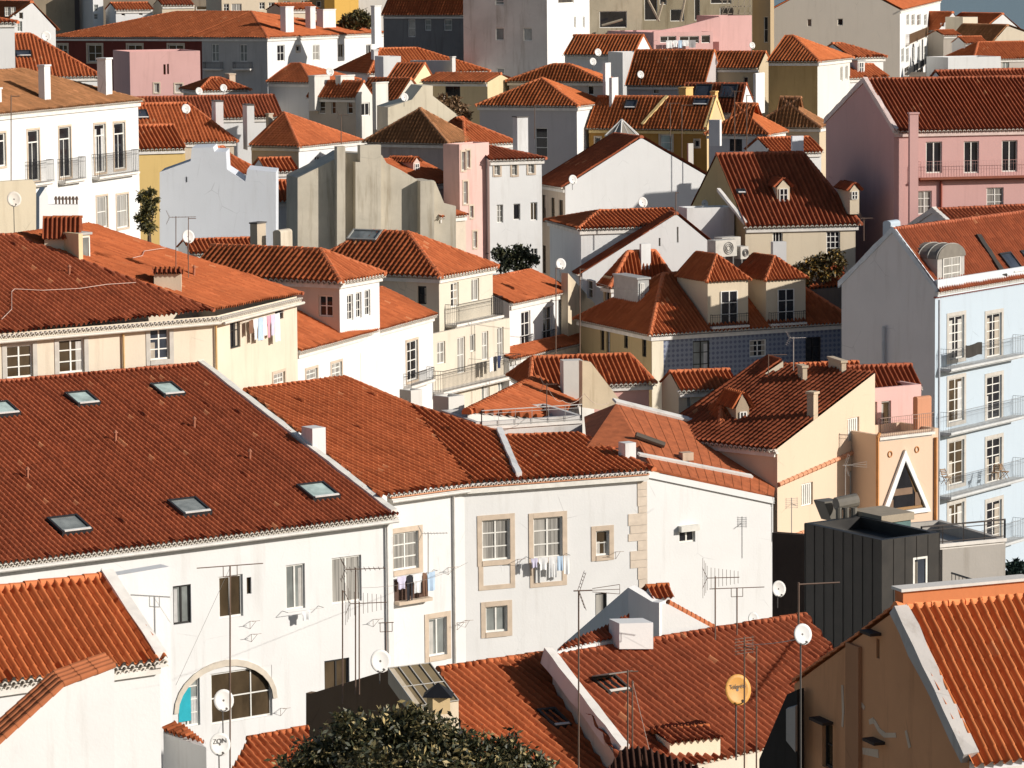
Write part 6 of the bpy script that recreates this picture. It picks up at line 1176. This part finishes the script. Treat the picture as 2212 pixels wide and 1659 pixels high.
k = P(2110, 760, 174.6); ob = Acc(); fd = Vector((math.cos(rad(52)), math.sin(rad(52)), 0))
for j in range(7):
    for i in range(9): s = i / 8; p = P(2085, 746, 198.1) + fd * (2.0 * s) - UP * (.13 * j + .05 * math.sin(s * 6)) + Vector((fd.y, -fd.x, 0)) * (.03 * math.sin(i * 1.7) + .02); ob.v.append(tuple(p))
for j in range(6):
    for i in range(8): a = j * 9 + i; ob.f.append([a, a + 1, a + 10, a + 9])
o_ = ob.build('blanket', plain('cloth_charcoal', (.05, .045, .04), .95)); o_.modifiers.new('Solidify', 'SOLIDIFY').thickness = .02; tag(o_, 'dark blanket draped over the top balcony of the blue house', 'blanket')

B = Acc(); a, b = P(2056, 1238, 112), P(2240, 1296, 104); m = 22; root = empty('metal_railing', (a + b) / 2 - UP * 1.2, 'dark sloping metal railing between the concrete wall and bright orange roof', 'railing')
B.tube(a, b, .04, 6); B.tube(a - UP * .9, b - UP * .9, .03, 6); B.build('rail', plain('railing_iron', (.03, .028, .026), .5), root); B = Acc()
for i in range(m + 1): c = a + (b - a) * i / m; B.tube(c, c - UP * .9, .016, 4)
B.build('bars', plain('railing_iron', (.03, .028, .026), .5), root)

def cable(label, pts, d, r=.012, col=(.5, .45, .4), sag=0.0, name='cable'):
    q = [P(x, y, dd) for (x, y), dd in zip(pts, d)]; out = []
    for a, b in zip(q, q[1:]):
        for i in range(8): t = i / 8; out.append(a + (b - a) * t - UP * sag * 4 * t * (1 - t))
    out.append(q[-1]); B = Acc(); B.path(out, r, 4); o = B.build(name, plain('cable_sheath', col, .7)); return tag(o, label, 'cable')
f2 = lambda pl, pts, lift: [hp(pl, *c) + pl[1] * lift for c in pts]
for lb, pl, pts in (('pale cable looping across the front slope of the yellow house roof', p1, [(2, 700), (24, 678), (24, 640), (30, 634), (90, 637), (170, 633), (230, 624), (292, 620)]), ('short pale cable on the long side slope of the yellow house roof', p2, [(283, 567), (305, 562), (309, 552), (355, 545)])):
    B = Acc(); B.path(f2(pl, pts, .26), .02, 4); tag(B.build('cable', plain('cable_sheath', (.6, .42, .34), .7)), lb, 'cable')
cable('wire drooping along the front of the bent white house', [(836, 1118), (985, 1098), (1120, 1130), (1395, 1105)], [148.2, 153, 156, 158.6], .009, (.42, .40, .37), .12)
cable('guy wire from the open hatch mast down to the roof', [(1366, 1470), (1420, 1690)], [89.5, 88.5], .01, (.5, .4, .33))
cable('thin guy wire left of the tall rusty pole', [(497, 1226), (380, 1480)], [88, 90], .006, (.45, .43, .4))
cable('wire running from the aerial cluster to the bent white house', [(772, 1270), (1010, 1215)], [102.5, 150], .008, (.2, .17, .15), .3)
cable('wire from the grid aerial to the white oval dish', [(1612, 1392), (1735, 1378)], [94, 72.7], .012, (.55, .5, .46), .05)
cable('black wire on the lower white house front beside the toothed eave', [(1253, 600), (1480, 640)], [199, 216], .014, (.1, .09, .08), .3)
cable('loose wires above the railed flat terrace', [(1181, 832), (1215, 865), (1262, 850), (1315, 870)], [158, 160, 161, 163], .014, (.5, .4, .33), .3)
# small pipes, vents and wall brackets on the big white fronts
for hs, key, items in ((BIG, 'F', [(543, 1370), (606, 1530), (540, 1342), (806, 1338)]), (BENT, 'F', [(968, 1226), (988, 1345)]), (BENT, 'G', [(1118, 1208), (1330, 1192), (1005, 1340)])):
    f = hs.faces[key]
    for x, y in items:
        k = hit(x, y, f['o'], f['n']); B = Acc(); e = k + f['n'] * .55 + UP * .1; B.tube(k, e, .013, 4); B.tube(e - f['d'] * .2, e + f['d'] * .2, .012, 4); B.tube(k - UP * .35, e, .009, 4); B.tube(k - UP * .35, k, .012, 4); B.build('line_bracket', plain('bracket_rust', (.3, .22, .17), .6), hs.root)
random.seed(11)
for hs, spots in ((BIG, [(250, 960), (540, 1000), (60, 1040), (420, 930)]), (YH, [(150, 600), (420, 600)])):
    for x, y in spots:
        c = hs.roofhit(x, y); B = Acc(); p = c[0]; B.tube(p - c[3] * .2, p + UP * .55, .07, 8); B.tube(p + UP * .55, p + UP * .68, .12, 8, .03); B.build('vent_pipe', plain('vent_clay', (.35, .14, .08), .8), hs.root)
